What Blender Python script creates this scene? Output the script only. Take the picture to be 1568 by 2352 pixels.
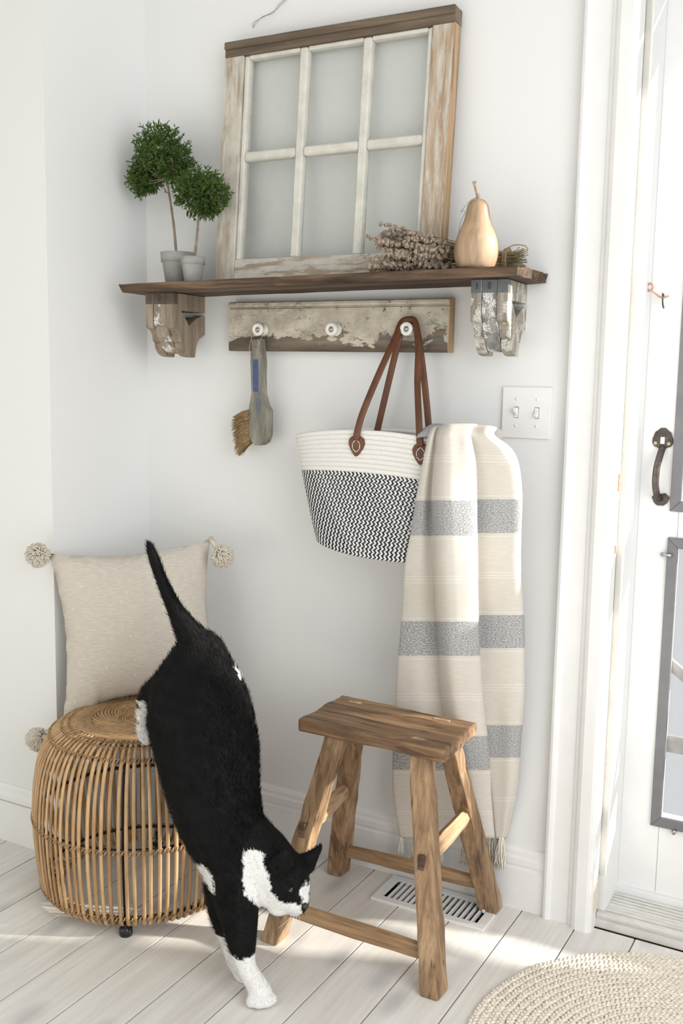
import bpy, bmesh, math, random
import numpy as np
from mathutils import Vector, Matrix, noise

for o in list(bpy.data.objects): bpy.data.objects.remove(o)
scene = bpy.context.scene
COL = scene.collection
rnd = random.Random(7)
PI = math.pi

# ------------------------------------------------------------------ camera
cam_d = bpy.data.cameras.new('camera'); cam = bpy.data.objects.new('camera', cam_d); COL.objects.link(cam)
cam_d.sensor_fit = 'VERTICAL'; cam_d.sensor_height = 36.0; cam_d.lens = 36.067; cam_d.clip_start = 0.05
_r = (0.874346, 0.484991, 0.017373); _u = (-0.0812, 0.110906, 0.990508); _f = (-0.478461, 0.867458, -0.136352)
cam.matrix_world = Matrix(((_r[0], _u[0], -_f[0], 1.853), (_r[1], _u[1], -_f[1], -2.229), (_r[2], _u[2], -_f[2], 1.2675), (0, 0, 0, 1)))
scene.camera = cam

# ------------------------------------------------------------------ daylight
world = bpy.data.worlds.new('daylight'); scene.world = world; world.use_nodes = True
wn = world.node_tree.nodes; wn['Background'].inputs[0].default_value = (0.955, 0.975, 1.0, 1); wn['Background'].inputs[1].default_value = 0.95
sun_d = bpy.data.lights.new('sun_offscreen', 'SUN'); sun = bpy.data.objects.new('sun_offscreen', sun_d); COL.objects.link(sun)
sun_d.energy = 12.0; sun_d.angle = math.radians(2.0); sun_d.color = (1.0, 0.95, 0.86)
SUN_AZ, SUN_EL = math.radians(24.0), math.radians(20.0)     # comes in through the screen door
_s = Vector((math.cos(SUN_AZ) * math.cos(SUN_EL), math.sin(SUN_AZ) * math.cos(SUN_EL), math.sin(SUN_EL)))
sun.rotation_euler = (-_s).to_track_quat('-Z', 'Y').to_euler(); sun.location = (6, 0.5, 3)
fill_d = bpy.data.lights.new('right_fill_offscreen', 'AREA'); fill = bpy.data.objects.new('right_fill_offscreen', fill_d); COL.objects.link(fill)
fill_d.shape = 'RECTANGLE'; fill_d.size = 2.2; fill_d.size_y = 2.0; fill_d.energy = 50.0; fill_d.color = (1.0, 1.0, 1.0)     # added fill light for daylight from the open side, right of the camera
fill.matrix_world = Matrix.Translation((3.0, -1.75, 1.35)) @ Vector((-1, 0.12, -0.45)).to_track_quat('-Z', 'Z').to_matrix().to_4x4()
vs = scene.view_settings
vs.view_transform = 'Standard'; vs.look = 'None'; vs.gamma = 1.0; vs.use_curve_mapping = False; vs.exposure = -0.26

# ------------------------------------------------------------------ helpers
def wloc(o):
    v = Vector((0, 0, 0))
    while o is not None:
        v = v + o.location; o = o.parent
    return v

def tag(o, label=None, cat=None, group=None, kind=None):
    if label: o['label'] = label
    if cat: o['category'] = cat
    if group: o['group'] = group
    if kind: o['kind'] = kind
    return o

def thing(name, loc, label, cat, group=None, rot=(0, 0, 0)):
    o = bpy.data.objects.new(name, None); COL.objects.link(o)
    o.empty_display_size = 0.05; o.location = loc; o.rotation_euler = rot
    return tag(o, label, cat, group)

def obj(name, V, F, mat, parent=None, smooth=False, uv=None, local=False, col=None, center=True):
    V = [Vector(v) for v in V]
    if center:
        lo = Vector((min(v.x for v in V), min(v.y for v in V), min(v.z for v in V)))
        hi = Vector((max(v.x for v in V), max(v.y for v in V), max(v.z for v in V)))
        c = (lo + hi) * 0.5
    else:
        c = Vector((0, 0, 0))
    me = bpy.data.meshes.new(name)
    me.from_pydata([tuple(v - c) for v in V], [], [tuple(f) for f in F]); me.update()
    if smooth: me.polygons.foreach_set('use_smooth', [True] * len(me.polygons))
    if uv is not None:
        l = me.uv_layers.new(name='UVMap')
        vi = np.empty(len(me.loops), dtype=np.int32); me.loops.foreach_get('vertex_index', vi)
        l.data.foreach_set('uv', np.asarray(uv, dtype=np.float32)[vi].ravel())
    if col is not None:
        a = me.color_attributes.new('fur', 'FLOAT_COLOR', 'POINT')
        a.data.foreach_set('color', np.asarray(col, dtype=np.float32).ravel())
    o = bpy.data.objects.new(name, me); COL.objects.link(o)
    if mat: me.materials.append(mat)
    if parent is not None:
        o.parent = parent
        o.location = c if local else c - wloc(parent)
    else:
        o.location = c
    return o

def bm_out(bm):
    bm.verts.index_update()
    V = [v.co.copy() for v in bm.verts]; F = [[v.index for v in f.verts] for f in bm.faces]
    bm.free(); return V, F

def hexa(c, bevel=0.0, seg=2, cuts=0, jit=0.0, jscale=20.0, seed=0.0):
    """eight corners: bottom 4 (ccw seen from above) then top 4"""
    bm = bmesh.new(); vs_ = [bm.verts.new(p) for p in c]
    for f in ((3, 2, 1, 0), (4, 5, 6, 7), (0, 1, 5, 4), (1, 2, 6, 5), (2, 3, 7, 6), (3, 0, 4, 7)): bm.faces.new([vs_[i] for i in f])
    if bevel > 0: bmesh.ops.bevel(bm, geom=bm.edges[:], offset=bevel, segments=seg, profile=0.6, affect='EDGES')
    if cuts: 
        el = max((e.calc_length() for e in bm.edges))
        bmesh.ops.subdivide_edges(bm, edges=[e for e in bm.edges if e.calc_length() > el * 0.35], cuts=cuts, use_grid_fill=True)
    if jit:
        bm.normal_update()
        for v in bm.verts:
            p = v.co * jscale + Vector((seed, seed * 1.7, -seed))
            v.co = v.co + v.normal * jit * noise.noise(p)
    return bm_out(bm)

def box(x0, x1, y0, y1, z0, z1, **k):
    return hexa([(x0, y0, z0), (x1, y0, z0), (x1, y1, z0), (x0, y1, z0), (x0, y0, z1), (x1, y0, z1), (x1, y1, z1), (x0, y1, z1)], **k)

def beam(p0, p1, sx, sy, bevel=0.004, top=None, **k):
    """slanted post whose ends are level; sx along x, sy along y"""
    t = top or (sx, sy)
    (a, b, c), (d, e, f) = p0, p1
    q = [(a - sx / 2, b - sy / 2, c), (a + sx / 2, b - sy / 2, c), (a + sx / 2, b + sy / 2, c), (a - sx / 2, b + sy / 2, c),
         (d - t[0] / 2, e - t[1] / 2, f), (d + t[0] / 2, e - t[1] / 2, f), (d + t[0] / 2, e + t[1] / 2, f), (d - t[0] / 2, e + t[1] / 2, f)]
    return hexa(q, bevel=bevel, **k)

def tube(pts, r, n=8, closed=False, cap=True, flat=1.0, upv=None):
    pts = [Vector(p) for p in pts]; m = len(pts)
    rr = r if isinstance(r, (list, tuple)) else [r] * m
    V, F = [], []; prev = None
    for i, p in enumerate(pts):
        a = pts[(i - 1) % m] if (closed or i > 0) else p; b = pts[(i + 1) % m] if (closed or i < m - 1) else p
        t = (b - a); t = t.normalized() if t.length > 1e-9 else Vector((0, 0, 1))
        if upv is not None: side = t.cross(Vector(upv))
        elif prev is not None: side = prev - t * prev.dot(t)
        else: side = t.cross(Vector((0, 0, 1))) if abs(t.z) < 0.9 else t.cross(Vector((0, 1, 0)))
        if side.length < 1e-6: side = t.orthogonal()
        side.normalize(); prev = side; up = side.cross(t)
        for k in range(n):
            a_ = 2 * PI * k / n
            V.append(p + side * (math.cos(a_) * rr[i]) + up * (math.sin(a_) * rr[i] * flat))
    for i in range(m if closed else m - 1):
        j = (i + 1) % m
        for k in range(n):
            k2 = (k + 1) % n; F.append((i * n + k, i * n + k2, j * n + k2, j * n + k))
    if cap and not closed:
        F.append(tuple(range(n))[::-1]); F.append(tuple((m - 1) * n + k for k in range(n)))
    return V, F

def join(*parts):
    V, F = [], []
    for v, f in parts:
        b = len(V); V.extend(v); F.extend([tuple(i + b for i in q) for q in f])
    return V, F

def lathe(prof, n=32, cx=0, cy=0, capb=True, capt=True):
    V, F = [], []; m = len(prof)
    for r, z in prof:
        for k in range(n):
            a = 2 * PI * k / n; V.append((cx + r * math.cos(a), cy + r * math.sin(a), z))
    for i in range(m - 1):
        for k in range(n):
            k2 = (k + 1) % n; F.append((i * n + k, i * n + k2, (i + 1) * n + k2, (i + 1) * n + k))
    if capb: F.append(tuple(range(n))[::-1])
    if capt: F.append(tuple((m - 1) * n + k for k in range(n)))
    return V, F

def prism(poly, h, axis):
    """poly: list of 2-d points; extruded from h[0] to h[1] along axis ('x': poly=(y,z); 'y': poly=(x,z); 'z': poly=(x,y))"""
    def P(a, b, t): return (t, a, b) if axis == 'x' else (a, t, b) if axis == 'y' else (a, b, t)
    n = len(poly); V = [P(a, b, h[0]) for a, b in poly] + [P(a, b, h[1]) for a, b in poly]
    F = [tuple(range(n)), tuple(range(2 * n - 1, n - 1, -1))] + [(i, (i + 1) % n + 0, (i + 1) % n + n, i + n)[::-1] for i in range(n)]
    return V, F

def slab(us, vs_, holes, h, axis):
    """flat slab over the grid us x vs_ with whole cells left out; holes = set of (i, j); same axes as prism"""
    def P(a, b, t): return (t, a, b) if axis == 'x' else (a, t, b) if axis == 'y' else (a, b, t)
    nu, nv = len(us), len(vs_); V = [P(a, b, t) for t in h for a in us for b in vs_]; F = []; k = lambda i, j, s: s * nu * nv + i * nv + j
    full = lambda i, j: 0 <= i < nu - 1 and 0 <= j < nv - 1 and (i, j) not in holes
    for i in range(nu - 1):
        for j in range(nv - 1):
            if not full(i, j): continue
            for s in (0, 1): F.append((k(i, j, s), k(i + 1, j, s), k(i + 1, j + 1, s), k(i, j + 1, s)))
            for a, b, n in (((i, j), (i + 1, j), (i, j - 1)), ((i + 1, j), (i + 1, j + 1), (i + 1, j)), ((i + 1, j + 1), (i, j + 1), (i, j + 1)), ((i, j + 1), (i, j), (i - 1, j))):
                if not full(*n): F.append((k(*a, 0), k(*b, 0), k(*b, 1), k(*a, 1)))
    return V, F

def fixn(o):
    bm = bmesh.new(); bm.from_mesh(o.data); bmesh.ops.recalc_face_normals(bm, faces=bm.faces[:]); bm.to_mesh(o.data); bm.free(); return o

def bevel_mod(o, w, seg=2):
    m = o.modifiers.new('bevel', 'BEVEL'); m.width = w; m.segments = seg; m.limit_method = 'ANGLE'; m.angle_limit = math.radians(40); return o

def copy_part(src, parent, loc=None, rot=None, scale=None):
    c = src.copy(); COL.objects.link(c); c.parent = parent
    if loc is not None: c.location = loc
    if rot is not None: c.rotation_euler = rot
    if scale is not None: c.scale = scale
    return c

def catmull(P, n):
    """resample list of Vectors with a Catmull-Rom spline, n samples per span"""
    P = [Vector(p) for p in P]; out = []
    for i in range(len(P) - 1):
        p0 = P[max(i - 1, 0)]; p1 = P[i]; p2 = P[i + 1]; p3 = P[min(i + 2, len(P) - 1)]
        for k in range(n):
            t = k / n; out.append(0.5 * ((2 * p1) + (p2 - p0) * t + (2 * p0 - 5 * p1 + 4 * p2 - p3) * t * t + (3 * p1 - p0 - 3 * p2 + p3) * t ** 3))
    out.append(P[-1]); return out

# ------------------------------------------------------------------ materials
class NT:
    def __init__(s, name):
        s.m = bpy.data.materials.new(name); s.m.use_nodes = True; s.t = s.m.node_tree; s.b = s.t.nodes['Principled BSDF']; s.out = s.t.nodes['Material Output']
    def n(s, typ, **k):
        x = s.t.nodes.new(typ)
        for a, v in k.items(): setattr(x, a, v)
        return x
    def l(s, a, b): s.t.links.new(a, b)
    def coord(s, scale=(1, 1, 1), kind='Object', rand=True):
        tc = s.n('ShaderNodeTexCoord'); mp = s.n('ShaderNodeMapping'); s.l(tc.outputs[kind], mp.inputs[0]); mp.inputs['Scale'].default_value = scale
        if rand:
            oi = s.n('ShaderNodeObjectInfo'); mu = s.n('ShaderNodeVectorMath', operation='SCALE'); mu.inputs[0].default_value = (13.1, 7.7, 17.3)
            s.l(oi.outputs['Random'], mu.inputs['Scale']); s.l(mu.outputs[0], mp.inputs['Location'])
        return mp.outputs[0]
    def noise(s, vec, scale, detail=4, rough=0.55, dist=0.0):
        x = s.n('ShaderNodeTexNoise'); x.inputs['Scale'].default_value = scale; x.inputs['Detail'].default_value = detail; x.inputs['Roughness'].default_value = rough; x.inputs['Distortion'].default_value = dist
        s.l(vec, x.inputs['Vector']); return x.outputs['Fac']
    def ramp(s, fac, stops, mode='LINEAR'):
        x = s.n('ShaderNodeValToRGB'); x.color_ramp.interpolation = mode; e = x.color_ramp.elements
        while len(e) < len(stops): e.new(0.5)
        for i, (p, c) in enumerate(stops):
            e[i].position = p; e[i].color = (*c, 1) if len(c) == 3 else c
        s.l(fac, x.inputs[0]); return x.outputs['Color']
    def mix(s, fac, a, b, mode='MIX'):
        x = s.n('ShaderNodeMix', data_type='RGBA', blend_type=mode)
        for sock, v in ((x.inputs[0], fac), (x.inputs[6], a), (x.inputs[7], b)):
            if hasattr(v, 'is_linked'): s.l(v, sock)
            elif isinstance(v, (int, float)): sock.default_value = v
            else: sock.default_value = (*v, 1) if len(v) == 3 else v
        return x.outputs[2]
    def math(s, op, a, b=None, c=None):
        x = s.n('ShaderNodeMath', operation=op)
        for i, v in enumerate((a, b, c)):
            if v is None: continue
            if hasattr(v, 'is_linked'): s.l(v, x.inputs[i])
            else: x.inputs[i].default_value = v
        return x.outputs[0]
    def bump(s, h, strength=0.3, dist=0.002):
        x = s.n('ShaderNodeBump'); x.inputs['Strength'].default_value = strength; x.inputs['Distance'].default_value = dist; s.l(h, x.inputs['Height']); s.l(x.outputs[0], s.b.inputs['Normal'])
    def done(s, color=None, rough=0.6, metal=0.0, spec=None):
        if color is not None:
            if hasattr(color, 'is_linked'): s.l(color, s.b.inputs['Base Color'])
            else: s.b.inputs['Base Color'].default_value = (*color, 1)
        s.b.inputs['Roughness'].default_value = rough; s.b.inputs['Metallic'].default_value = metal
        if spec is not None: s.b.inputs['Specular IOR Level'].default_value = spec
        return s.m

def m_plain(name, c, rough=0.6, metal=0.0, var=0.06, nscale=40, bump=0.0, spec=None):
    t = NT(name); v = t.coord(); f = t.noise(v, nscale, 5)
    a = tuple(x * (1 - var) for x in c); b = tuple(min(1, x * (1 + var)) for x in c)
    if bump: t.bump(f, bump, 0.001)
    return t.done(t.ramp(f, [(0.3, a), (0.7, b)]), rough, metal, spec)

def axis_scale(axis, long=1.0, cross=12.0):
    return tuple(long if a == axis else cross for a in 'xyz')

def m_wood(name, cols, axis, cross=14.0, rough=0.7, bump=0.35, crack=0.25, crackcol=(0.07, 0.04, 0.025), tint=0.12):
    t = NT(name); v = t.coord(axis_scale(axis, 1.2, cross)); v2 = t.coord(axis_scale(axis, 6, cross * 9))
    f = t.noise(v, 2.2, 7, 0.6, 0.6); f2 = t.noise(v2, 1.0, 3, 0.6)
    c = t.ramp(f, [(0.34, cols[0]), (0.5, cols[1]), (0.66, cols[2])])
    g = t.ramp(f2, [(0.32, (0.42,) * 3), (0.60, (1.08,) * 3)])
    c = t.mix(0.7, c, g, 'MULTIPLY')
    v3 = t.coord(axis_scale(axis, 5, cross * 3.2)); f3 = t.noise(v3, 1.3, 2, 0.5, 0.2)
    k = t.ramp(f3, [(0.33, (1, 1, 1)), (0.375, (0, 0, 0))]); k = t.math('MULTIPLY', k, crack)
    c = t.mix(k, c, crackcol)
    oi = t.n('ShaderNodeObjectInfo'); tt = t.ramp(oi.outputs['Random'], [(0, (1 - tint,) * 3), (1, (1 + tint * 0.6, 1 + tint * 0.5, 1 + tint * 0.3))]); c = t.mix(1.0, c, tt, 'MULTIPLY')
    h = t.math('SUBTRACT', f2, k); t.bump(h, bump, 0.0015)
    return t.done(c, rough)

def m_peel(name, wood, paint, axis, cover=0.5, cross=4.0, pscale=9.0, rough=0.75, grad=None, paint2=None, gradk=3.0, soft=0.015):
    """weathered paint flaking off old wood; cover = share of paint; grad=(axis, sign) thins the paint along a local axis"""
    t = NT(name); v = t.coord(axis_scale(axis, 1.2, 14)); v2 = t.coord(axis_scale(axis, 5, 110))
    f = t.noise(v, 2.4, 7, 0.6, 0.5); f2 = t.noise(v2, 1.0, 3, 0.6)
    w = t.ramp(f, [(0.3, wood[0]), (0.5, wood[1]), (0.72, wood[2])]); w = t.mix(0.5, w, t.ramp(f2, [(0.3, (0.6,) * 3), (0.65, (1.05,) * 3)]), 'MULTIPLY')
    vp = t.coord(axis_scale(axis, 1.0, cross)); p = t.noise(vp, pscale, 9, 0.68, 0.4)
    if grad:
        tc = t.n('ShaderNodeTexCoord'); sx = t.n('ShaderNodeSeparateXYZ'); t.l(tc.outputs['Object'], sx.inputs[0])
        p = t.math('MULTIPLY_ADD', sx.outputs['xyz'.index(grad[0])], grad[1] * gradk, p)
    lim = 1.0 - cover * 0.5 - 0.25
    mk = t.ramp(p, [(lim - soft, (0, 0, 0)), (lim + soft, (1, 1, 1))])
    pv = t.coord(); pf = t.noise(pv, 26, 5, 0.6); pb = tuple(x * 0.82 for x in paint)
    pc = t.ramp(pf, [(0.3, pb), (0.65, paint)])
    if paint2:
        q = t.noise(t.coord(), 7.0, 6, 0.6, 0.3); pc = t.mix(t.ramp(q, [(0.56, (0, 0, 0)), (0.6, (1, 1, 1))]), pc, paint2)
    c = t.mix(mk, w, pc)
    h = t.math('MULTIPLY_ADD', mk, 0.6, f2); t.bump(h, 0.5, 0.0012)
    return t.done(c, rough)

M = {}
t = NT('wall_paint'); f = t.noise(t.coord(rand=False), 90, 3); t.bump(f, 0.05, 0.0006); M['wall'] = t.done((0.82, 0.825, 0.818), 0.72)
t = NT('trim_paint'); f = t.noise(t.coord(rand=False), 14, 4); t.bump(f, 0.05, 0.001); M['trim'] = t.done(t.ramp(f, [(0.3, (0.83, 0.83, 0.82)), (0.7, (0.87, 0.87, 0.86))]), 0.42)
M['plastic'] = m_plain('white_plastic', (0.84, 0.84, 0.83), 0.35, var=0.01)
M['subfloor'] = m_plain('bare_subfloor', (0.30, 0.23, 0.16), 0.9, 0, 0.2, 20)
M['duct'] = m_plain('galvanised_duct', (0.42, 0.43, 0.44), 0.5, 0.6, 0.1, 20)
M['dark_gap'] = m_plain('dark_gap', (0.06, 0.05, 0.045), 0.9)
# whitewashed floor boards
t = NT('whitewashed_board'); v = t.coord((9, 0.9, 9)); f = t.noise(v, 2.0, 8, 0.62, 0.8); v2 = t.coord((90, 4, 90)); f2 = t.noise(v2, 1.0, 3)
c = t.ramp(f, [(0.25, (0.70, 0.67, 0.625)), (0.5, (0.80, 0.78, 0.745)), (0.75, (0.85, 0.835, 0.81))])
c = t.mix(0.22, c, t.ramp(f2, [(0.3, (0.6,) * 3), (0.65, (1.05,) * 3)]), 'MULTIPLY')
vk = t.coord((5.5, 2.6, 5)); vo = t.n('ShaderNodeTexVoronoi', voronoi_dimensions='2D'); vo.inputs['Scale'].default_value = 1.0; t.l(vk, vo.inputs['Vector'])
k = t.ramp(vo.outputs['Distance'], [(0.05, (1, 1, 1)), (0.17, (0, 0, 0))]); c = t.mix(t.math('MULTIPLY', k, 0.5), c, (0.40, 0.41, 0.43))
t.bump(f2, 0.12, 0.0008)
oi = t.n('ShaderNodeObjectInfo'); c = t.mix(1.0, c, t.ramp(oi.outputs['Random'], [(0, (0.95, 0.94, 0.93)), (1, (1.04, 1.04, 1.03))]), 'MULTIPLY')
M['floor'] = t.done(c, 0.5)
M['shelf'] = m_wood('old_shelf_wood', ((0.030, 0.017, 0.010), (0.090, 0.053, 0.030), (0.23, 0.15, 0.088)), 'x', 13, 0.75, 0.6, 0.7)
M['stool'] = m_wood('worn_elm', ((0.19, 0.112, 0.058), (0.335, 0.208, 0.112), (0.48, 0.325, 0.19)), 'z', 12, 0.6, 0.5, 0.75, (0.10, 0.045, 0.02))
M['seat'] = m_wood('worn_elm_seat', ((0.125, 0.068, 0.034), (0.235, 0.135, 0.067), (0.36, 0.225, 0.122)), 'x', 12, 0.6, 0.5, 0.8, (0.07, 0.035, 0.018))
M['stretcher_x'] = m_wood('worn_elm_rail', ((0.22, 0.13, 0.066), (0.35, 0.215, 0.112), (0.46, 0.305, 0.175)), 'x', 12, 0.6, 0.4, 0.5)
M['stretcher_y'] = m_wood('worn_elm_crossrail', ((0.36, 0.23, 0.13), (0.53, 0.36, 0.21), (0.64, 0.47, 0.30)), 'y', 12, 0.6, 0.4, 0.4)
WD = ((0.085, 0.062, 0.042), (0.165, 0.122, 0.083), (0.28, 0.21, 0.145))
SW = ((0.29, 0.225, 0.155), (0.41, 0.325, 0.235), (0.50, 0.41, 0.31))
M['sash_v'] = m_peel('peeling_stile', SW, (0.64, 0.605, 0.53), 'z', 0.64, 6, 8, soft=0.10)
M['sash_r'] = m_peel('worn_tan_stile', ((0.36, 0.25, 0.16), (0.47, 0.345, 0.235), (0.55, 0.425, 0.31)), (0.64, 0.60, 0.53), 'z', 0.44, 7, 10, soft=0.09)
M['sash_x'] = m_peel('peeling_rail', SW, (0.66, 0.63, 0.56), 'x', 0.56, 6, 9, soft=0.04)
M['sash_top'] = m_peel('bare_top_rail', WD, (0.58, 0.54, 0.45), 'x', 0.16, 6, 9)
M['sash_bead'] = m_peel('painted_bead', SW, (0.72, 0.70, 0.63), 'z', 0.86, 4, 9)
M['sash_beadx'] = m_peel('painted_bead_x', SW, (0.72, 0.70, 0.63), 'x', 0.84, 4, 9)
M['sash_side'] = m_wood('raw_sash_edge', ((0.30, 0.19, 0.10), (0.45, 0.30, 0.175), (0.55, 0.39, 0.245)), 'z', 12, 0.7, 0.3, 0.3)
t = NT('flaking_hook_board'); v2 = t.coord((5, 110, 110)); f2 = t.noise(v2, 1.0, 3, 0.6); f = t.noise(t.coord((2, 16, 16)), 2.0, 6)
w = t.ramp(f, [(0.34, (0.085, 0.062, 0.045)), (0.5, (0.165, 0.125, 0.09)), (0.66, (0.27, 0.21, 0.15))]); w = t.mix(0.6, w, t.ramp(f2, [(0.3, (0.5,) * 3), (0.62, (1.08,) * 3)]), 'MULTIPLY')
tc = t.n('ShaderNodeTexCoord'); sx = t.n('ShaderNodeSeparateXYZ'); t.l(tc.outputs['Object'], sx.inputs[0])
p = t.noise(t.coord((1.2, 2, 2)), 10, 10, 0.66, 0.5); p = t.math('MULTIPLY_ADD', sx.outputs[2], 4.6, p)
mk = t.ramp(p, [(0.345, (0, 0, 0)), (0.36, (1, 1, 1))]); ch = t.noise(t.coord((60, 60, 60)), 1.0, 5, 0.7); mk = t.math('MULTIPLY', mk, t.ramp(ch, [(0.33, (0, 0, 0)), (0.36, (1, 1, 1))]))
pc = t.ramp(t.noise(t.coord((20, 20, 20)), 1.0, 6, 0.65), [(0.34, (0.40, 0.355, 0.28)), (0.5, (0.54, 0.485, 0.395)), (0.66, (0.63, 0.58, 0.48))])
q = t.noise(t.coord((6, 14, 14)), 1.4, 8, 0.7); pc = t.mix(t.ramp(q, [(0.57, (0, 0, 0)), (0.62, (0.8, 0.8, 0.8))]), pc, (0.34, 0.33, 0.27))
vo = t.n('ShaderNodeTexVoronoi', feature='DISTANCE_TO_EDGE'); vo.inputs['Scale'].default_value = 1.0
wp = t.n('ShaderNodeTexNoise'); wp.inputs['Scale'].default_value = 30; t.l(t.coord(), wp.inputs['Vector']); vm = t.n('ShaderNodeVectorMath', operation='MULTIPLY_ADD'); t.l(wp.outputs['Color'], vm.inputs[0]); vm.inputs[1].default_value = (0.9, 0.9, 0.9); t.l(t.coord((16, 30, 42)), vm.inputs[2]); t.l(vm.outputs[0], vo.inputs['Vector'])
pc = t.mix(t.math('MULTIPLY', t.ramp(vo.outputs['Distance'], [(0.015, (1, 1, 1)), (0.05, (0, 0, 0))]), t.ramp(q, [(0.48, (0, 0, 0)), (0.62, (0.6, 0.6, 0.6))])), pc, (0.17, 0.13, 0.09))
bl_ = t.noise(t.coord((7, 30, 30)), 1.0, 5); w = t.mix(t.ramp(bl_, [(0.60, (0, 0, 0)), (0.65, (0.8, 0.8, 0.8))]), w, (0.12, 0.14, 0.155))
t.bump(t.math('MULTIPLY_ADD', mk, 0.7, f2), 0.6, 0.0012); M['rail_board'] = t.done(t.mix(mk, w, pc), 0.7)
M['rail_end'] = m_wood('sawn_end', ((0.40, 0.27, 0.15), (0.50, 0.35, 0.20), (0.56, 0.41, 0.26)), 'z', 12, 0.75, 0.3, 0.2)
# crazed bracket paint
def m_crackle(name, base, paint, cover, sc=75.0):
    t = NT(name); v = t.coord((1.3, 1.3, 1.0)); vo = t.n('ShaderNodeTexVoronoi', feature='DISTANCE_TO_EDGE'); vo.inputs['Scale'].default_value = sc; t.l(v, vo.inputs['Vector'])
    cr = t.ramp(vo.outputs['Distance'], [(0.03, (0.25, 0.25, 0.25)), (0.10, (1, 1, 1))]); p = t.noise(v, 22, 9, 0.7)
    mk = t.ramp(p, [(0.72 - cover * 0.45, (0, 0, 0)), (0.75 - cover * 0.45, (1, 1, 1))]); mk2 = t.math('MULTIPLY', mk, cr)
    f = t.noise(t.coord((30, 30, 3)), 2, 6, 0.6); w = t.ramp(f, [(0.3, base[0]), (0.5, base[1]), (0.7, base[2])])
    c = t.mix(mk2, w, paint); t.bump(mk2, 0.5, 0.0015); return t.done(c, 0.8)
GW = ((0.16, 0.135, 0.105), (0.30, 0.265, 0.215), (0.43, 0.385, 0.315))
M['corbel_r'] = m_crackle('crazed_grey_paint', GW, (0.62, 0.61, 0.56), 0.50, 170)
M['corbel_r_mid'] = m_crackle('crazed_white_paint', ((0.12, 0.12, 0.11), (0.24, 0.235, 0.215), (0.38, 0.36, 0.33)), (0.70, 0.70, 0.67), 0.55, 130)
M['corbel_l'] = m_crackle('weathered_brown_corbel', ((0.15, 0.115, 0.08), (0.27, 0.215, 0.155), (0.37, 0.31, 0.235)), (0.46, 0.42, 0.35), 0.16, 150)
M['corbel_l_mid'] = m_crackle('weathered_corbel_core', ((0.17, 0.13, 0.09), (0.28, 0.23, 0.17), (0.38, 0.325, 0.25)), (0.74, 0.72, 0.67), 0.40, 90)
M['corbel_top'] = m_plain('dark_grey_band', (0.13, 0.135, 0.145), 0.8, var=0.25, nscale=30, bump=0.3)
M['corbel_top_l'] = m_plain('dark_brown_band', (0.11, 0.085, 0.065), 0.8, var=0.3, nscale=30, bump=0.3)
# porcelain
t = NT('porcelain'); f = t.noise(t.coord((40, 40, 40)), 1.0, 3); c = t.ramp(f, [(0.25, (0.62, 0.52, 0.36)), (0.4, (0.80, 0.77, 0.70)), (0.7, (0.86, 0.84, 0.79))]); M['porcelain'] = t.done(c, 0.14); t.b.inputs['Coat Weight'].default_value = 0.4
M['steel'] = m_plain('grey_steel', (0.42, 0.43, 0.44), 0.32, 0.9, 0.15, 60)
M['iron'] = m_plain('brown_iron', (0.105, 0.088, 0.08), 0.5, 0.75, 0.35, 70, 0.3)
M['copper'] = m_plain('copper_wire', (0.58, 0.33, 0.22), 0.35, 0.8, 0.2, 80)
M['brass'] = m_plain('worn_brass', (0.50, 0.42, 0.27), 0.35, 0.8, 0.2)
M['rust'] = m_plain('rust', (0.32, 0.15, 0.06), 0.85, 0.0, 0.4, 80)
M['alu'] = m_plain('aluminium_sill', (0.70, 0.685, 0.65), 0.42, 0.15, 0.10, 25, 0.1)
M['grey_frame'] = m_plain('grey_screen_frame', (0.20, 0.20, 0.21), 0.45, 0.35, 0.08, 25)
M['black_metal'] = m_plain('black_metal', (0.016, 0.016, 0.018), 0.4, 0.3, 0.2)
M['black_foot'] = m_plain('black_rubber', (0.012, 0.012, 0.014), 0.25, 0.0, 0.2)
M['cream_strip'] = m_plain('cream_weatherstrip', (0.72, 0.695, 0.63), 0.7, 0, 0.12, 12)
M['beige_block'] = m_plain('beige_block', (0.74, 0.68, 0.56), 0.7, 0, 0.05)
# glass
t = NT('old_glass'); tr = t.n('ShaderNodeBsdfTransparent'); tr.inputs[0].default_value = (0.975, 0.982, 0.976, 1); gl = t.n('ShaderNodeBsdfGlossy'); gl.inputs['Roughness'].default_value = 0.06
lw = t.n('ShaderNodeLayerWeight'); lw.inputs[0].default_value = 0.35; ms = t.n('ShaderNodeMixShader'); f = t.noise(t.coord((5, 5, 5)), 1.5, 5); df = t.n('ShaderNodeBsdfDiffuse'); df.inputs[0].default_value = (0.66, 0.67, 0.64, 1)
t.l(t.math('MULTIPLY', lw.outputs['Fresnel'], 0.30), ms.inputs[0]); t.l(tr.outputs[0], ms.inputs[1]); t.l(gl.outputs[0], ms.inputs[2])
m2 = t.n('ShaderNodeMixShader'); t.l(t.ramp(f, [(0.35, (0.02,) * 3), (0.75, (0.10,) * 3)]), m2.inputs[0]); t.l(ms.outputs[0], m2.inputs[1]); t.l(df.outputs[0], m2.inputs[2]); t.l(m2.outputs[0], t.out.inputs['Surface']); M['glass'] = t.m
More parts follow.
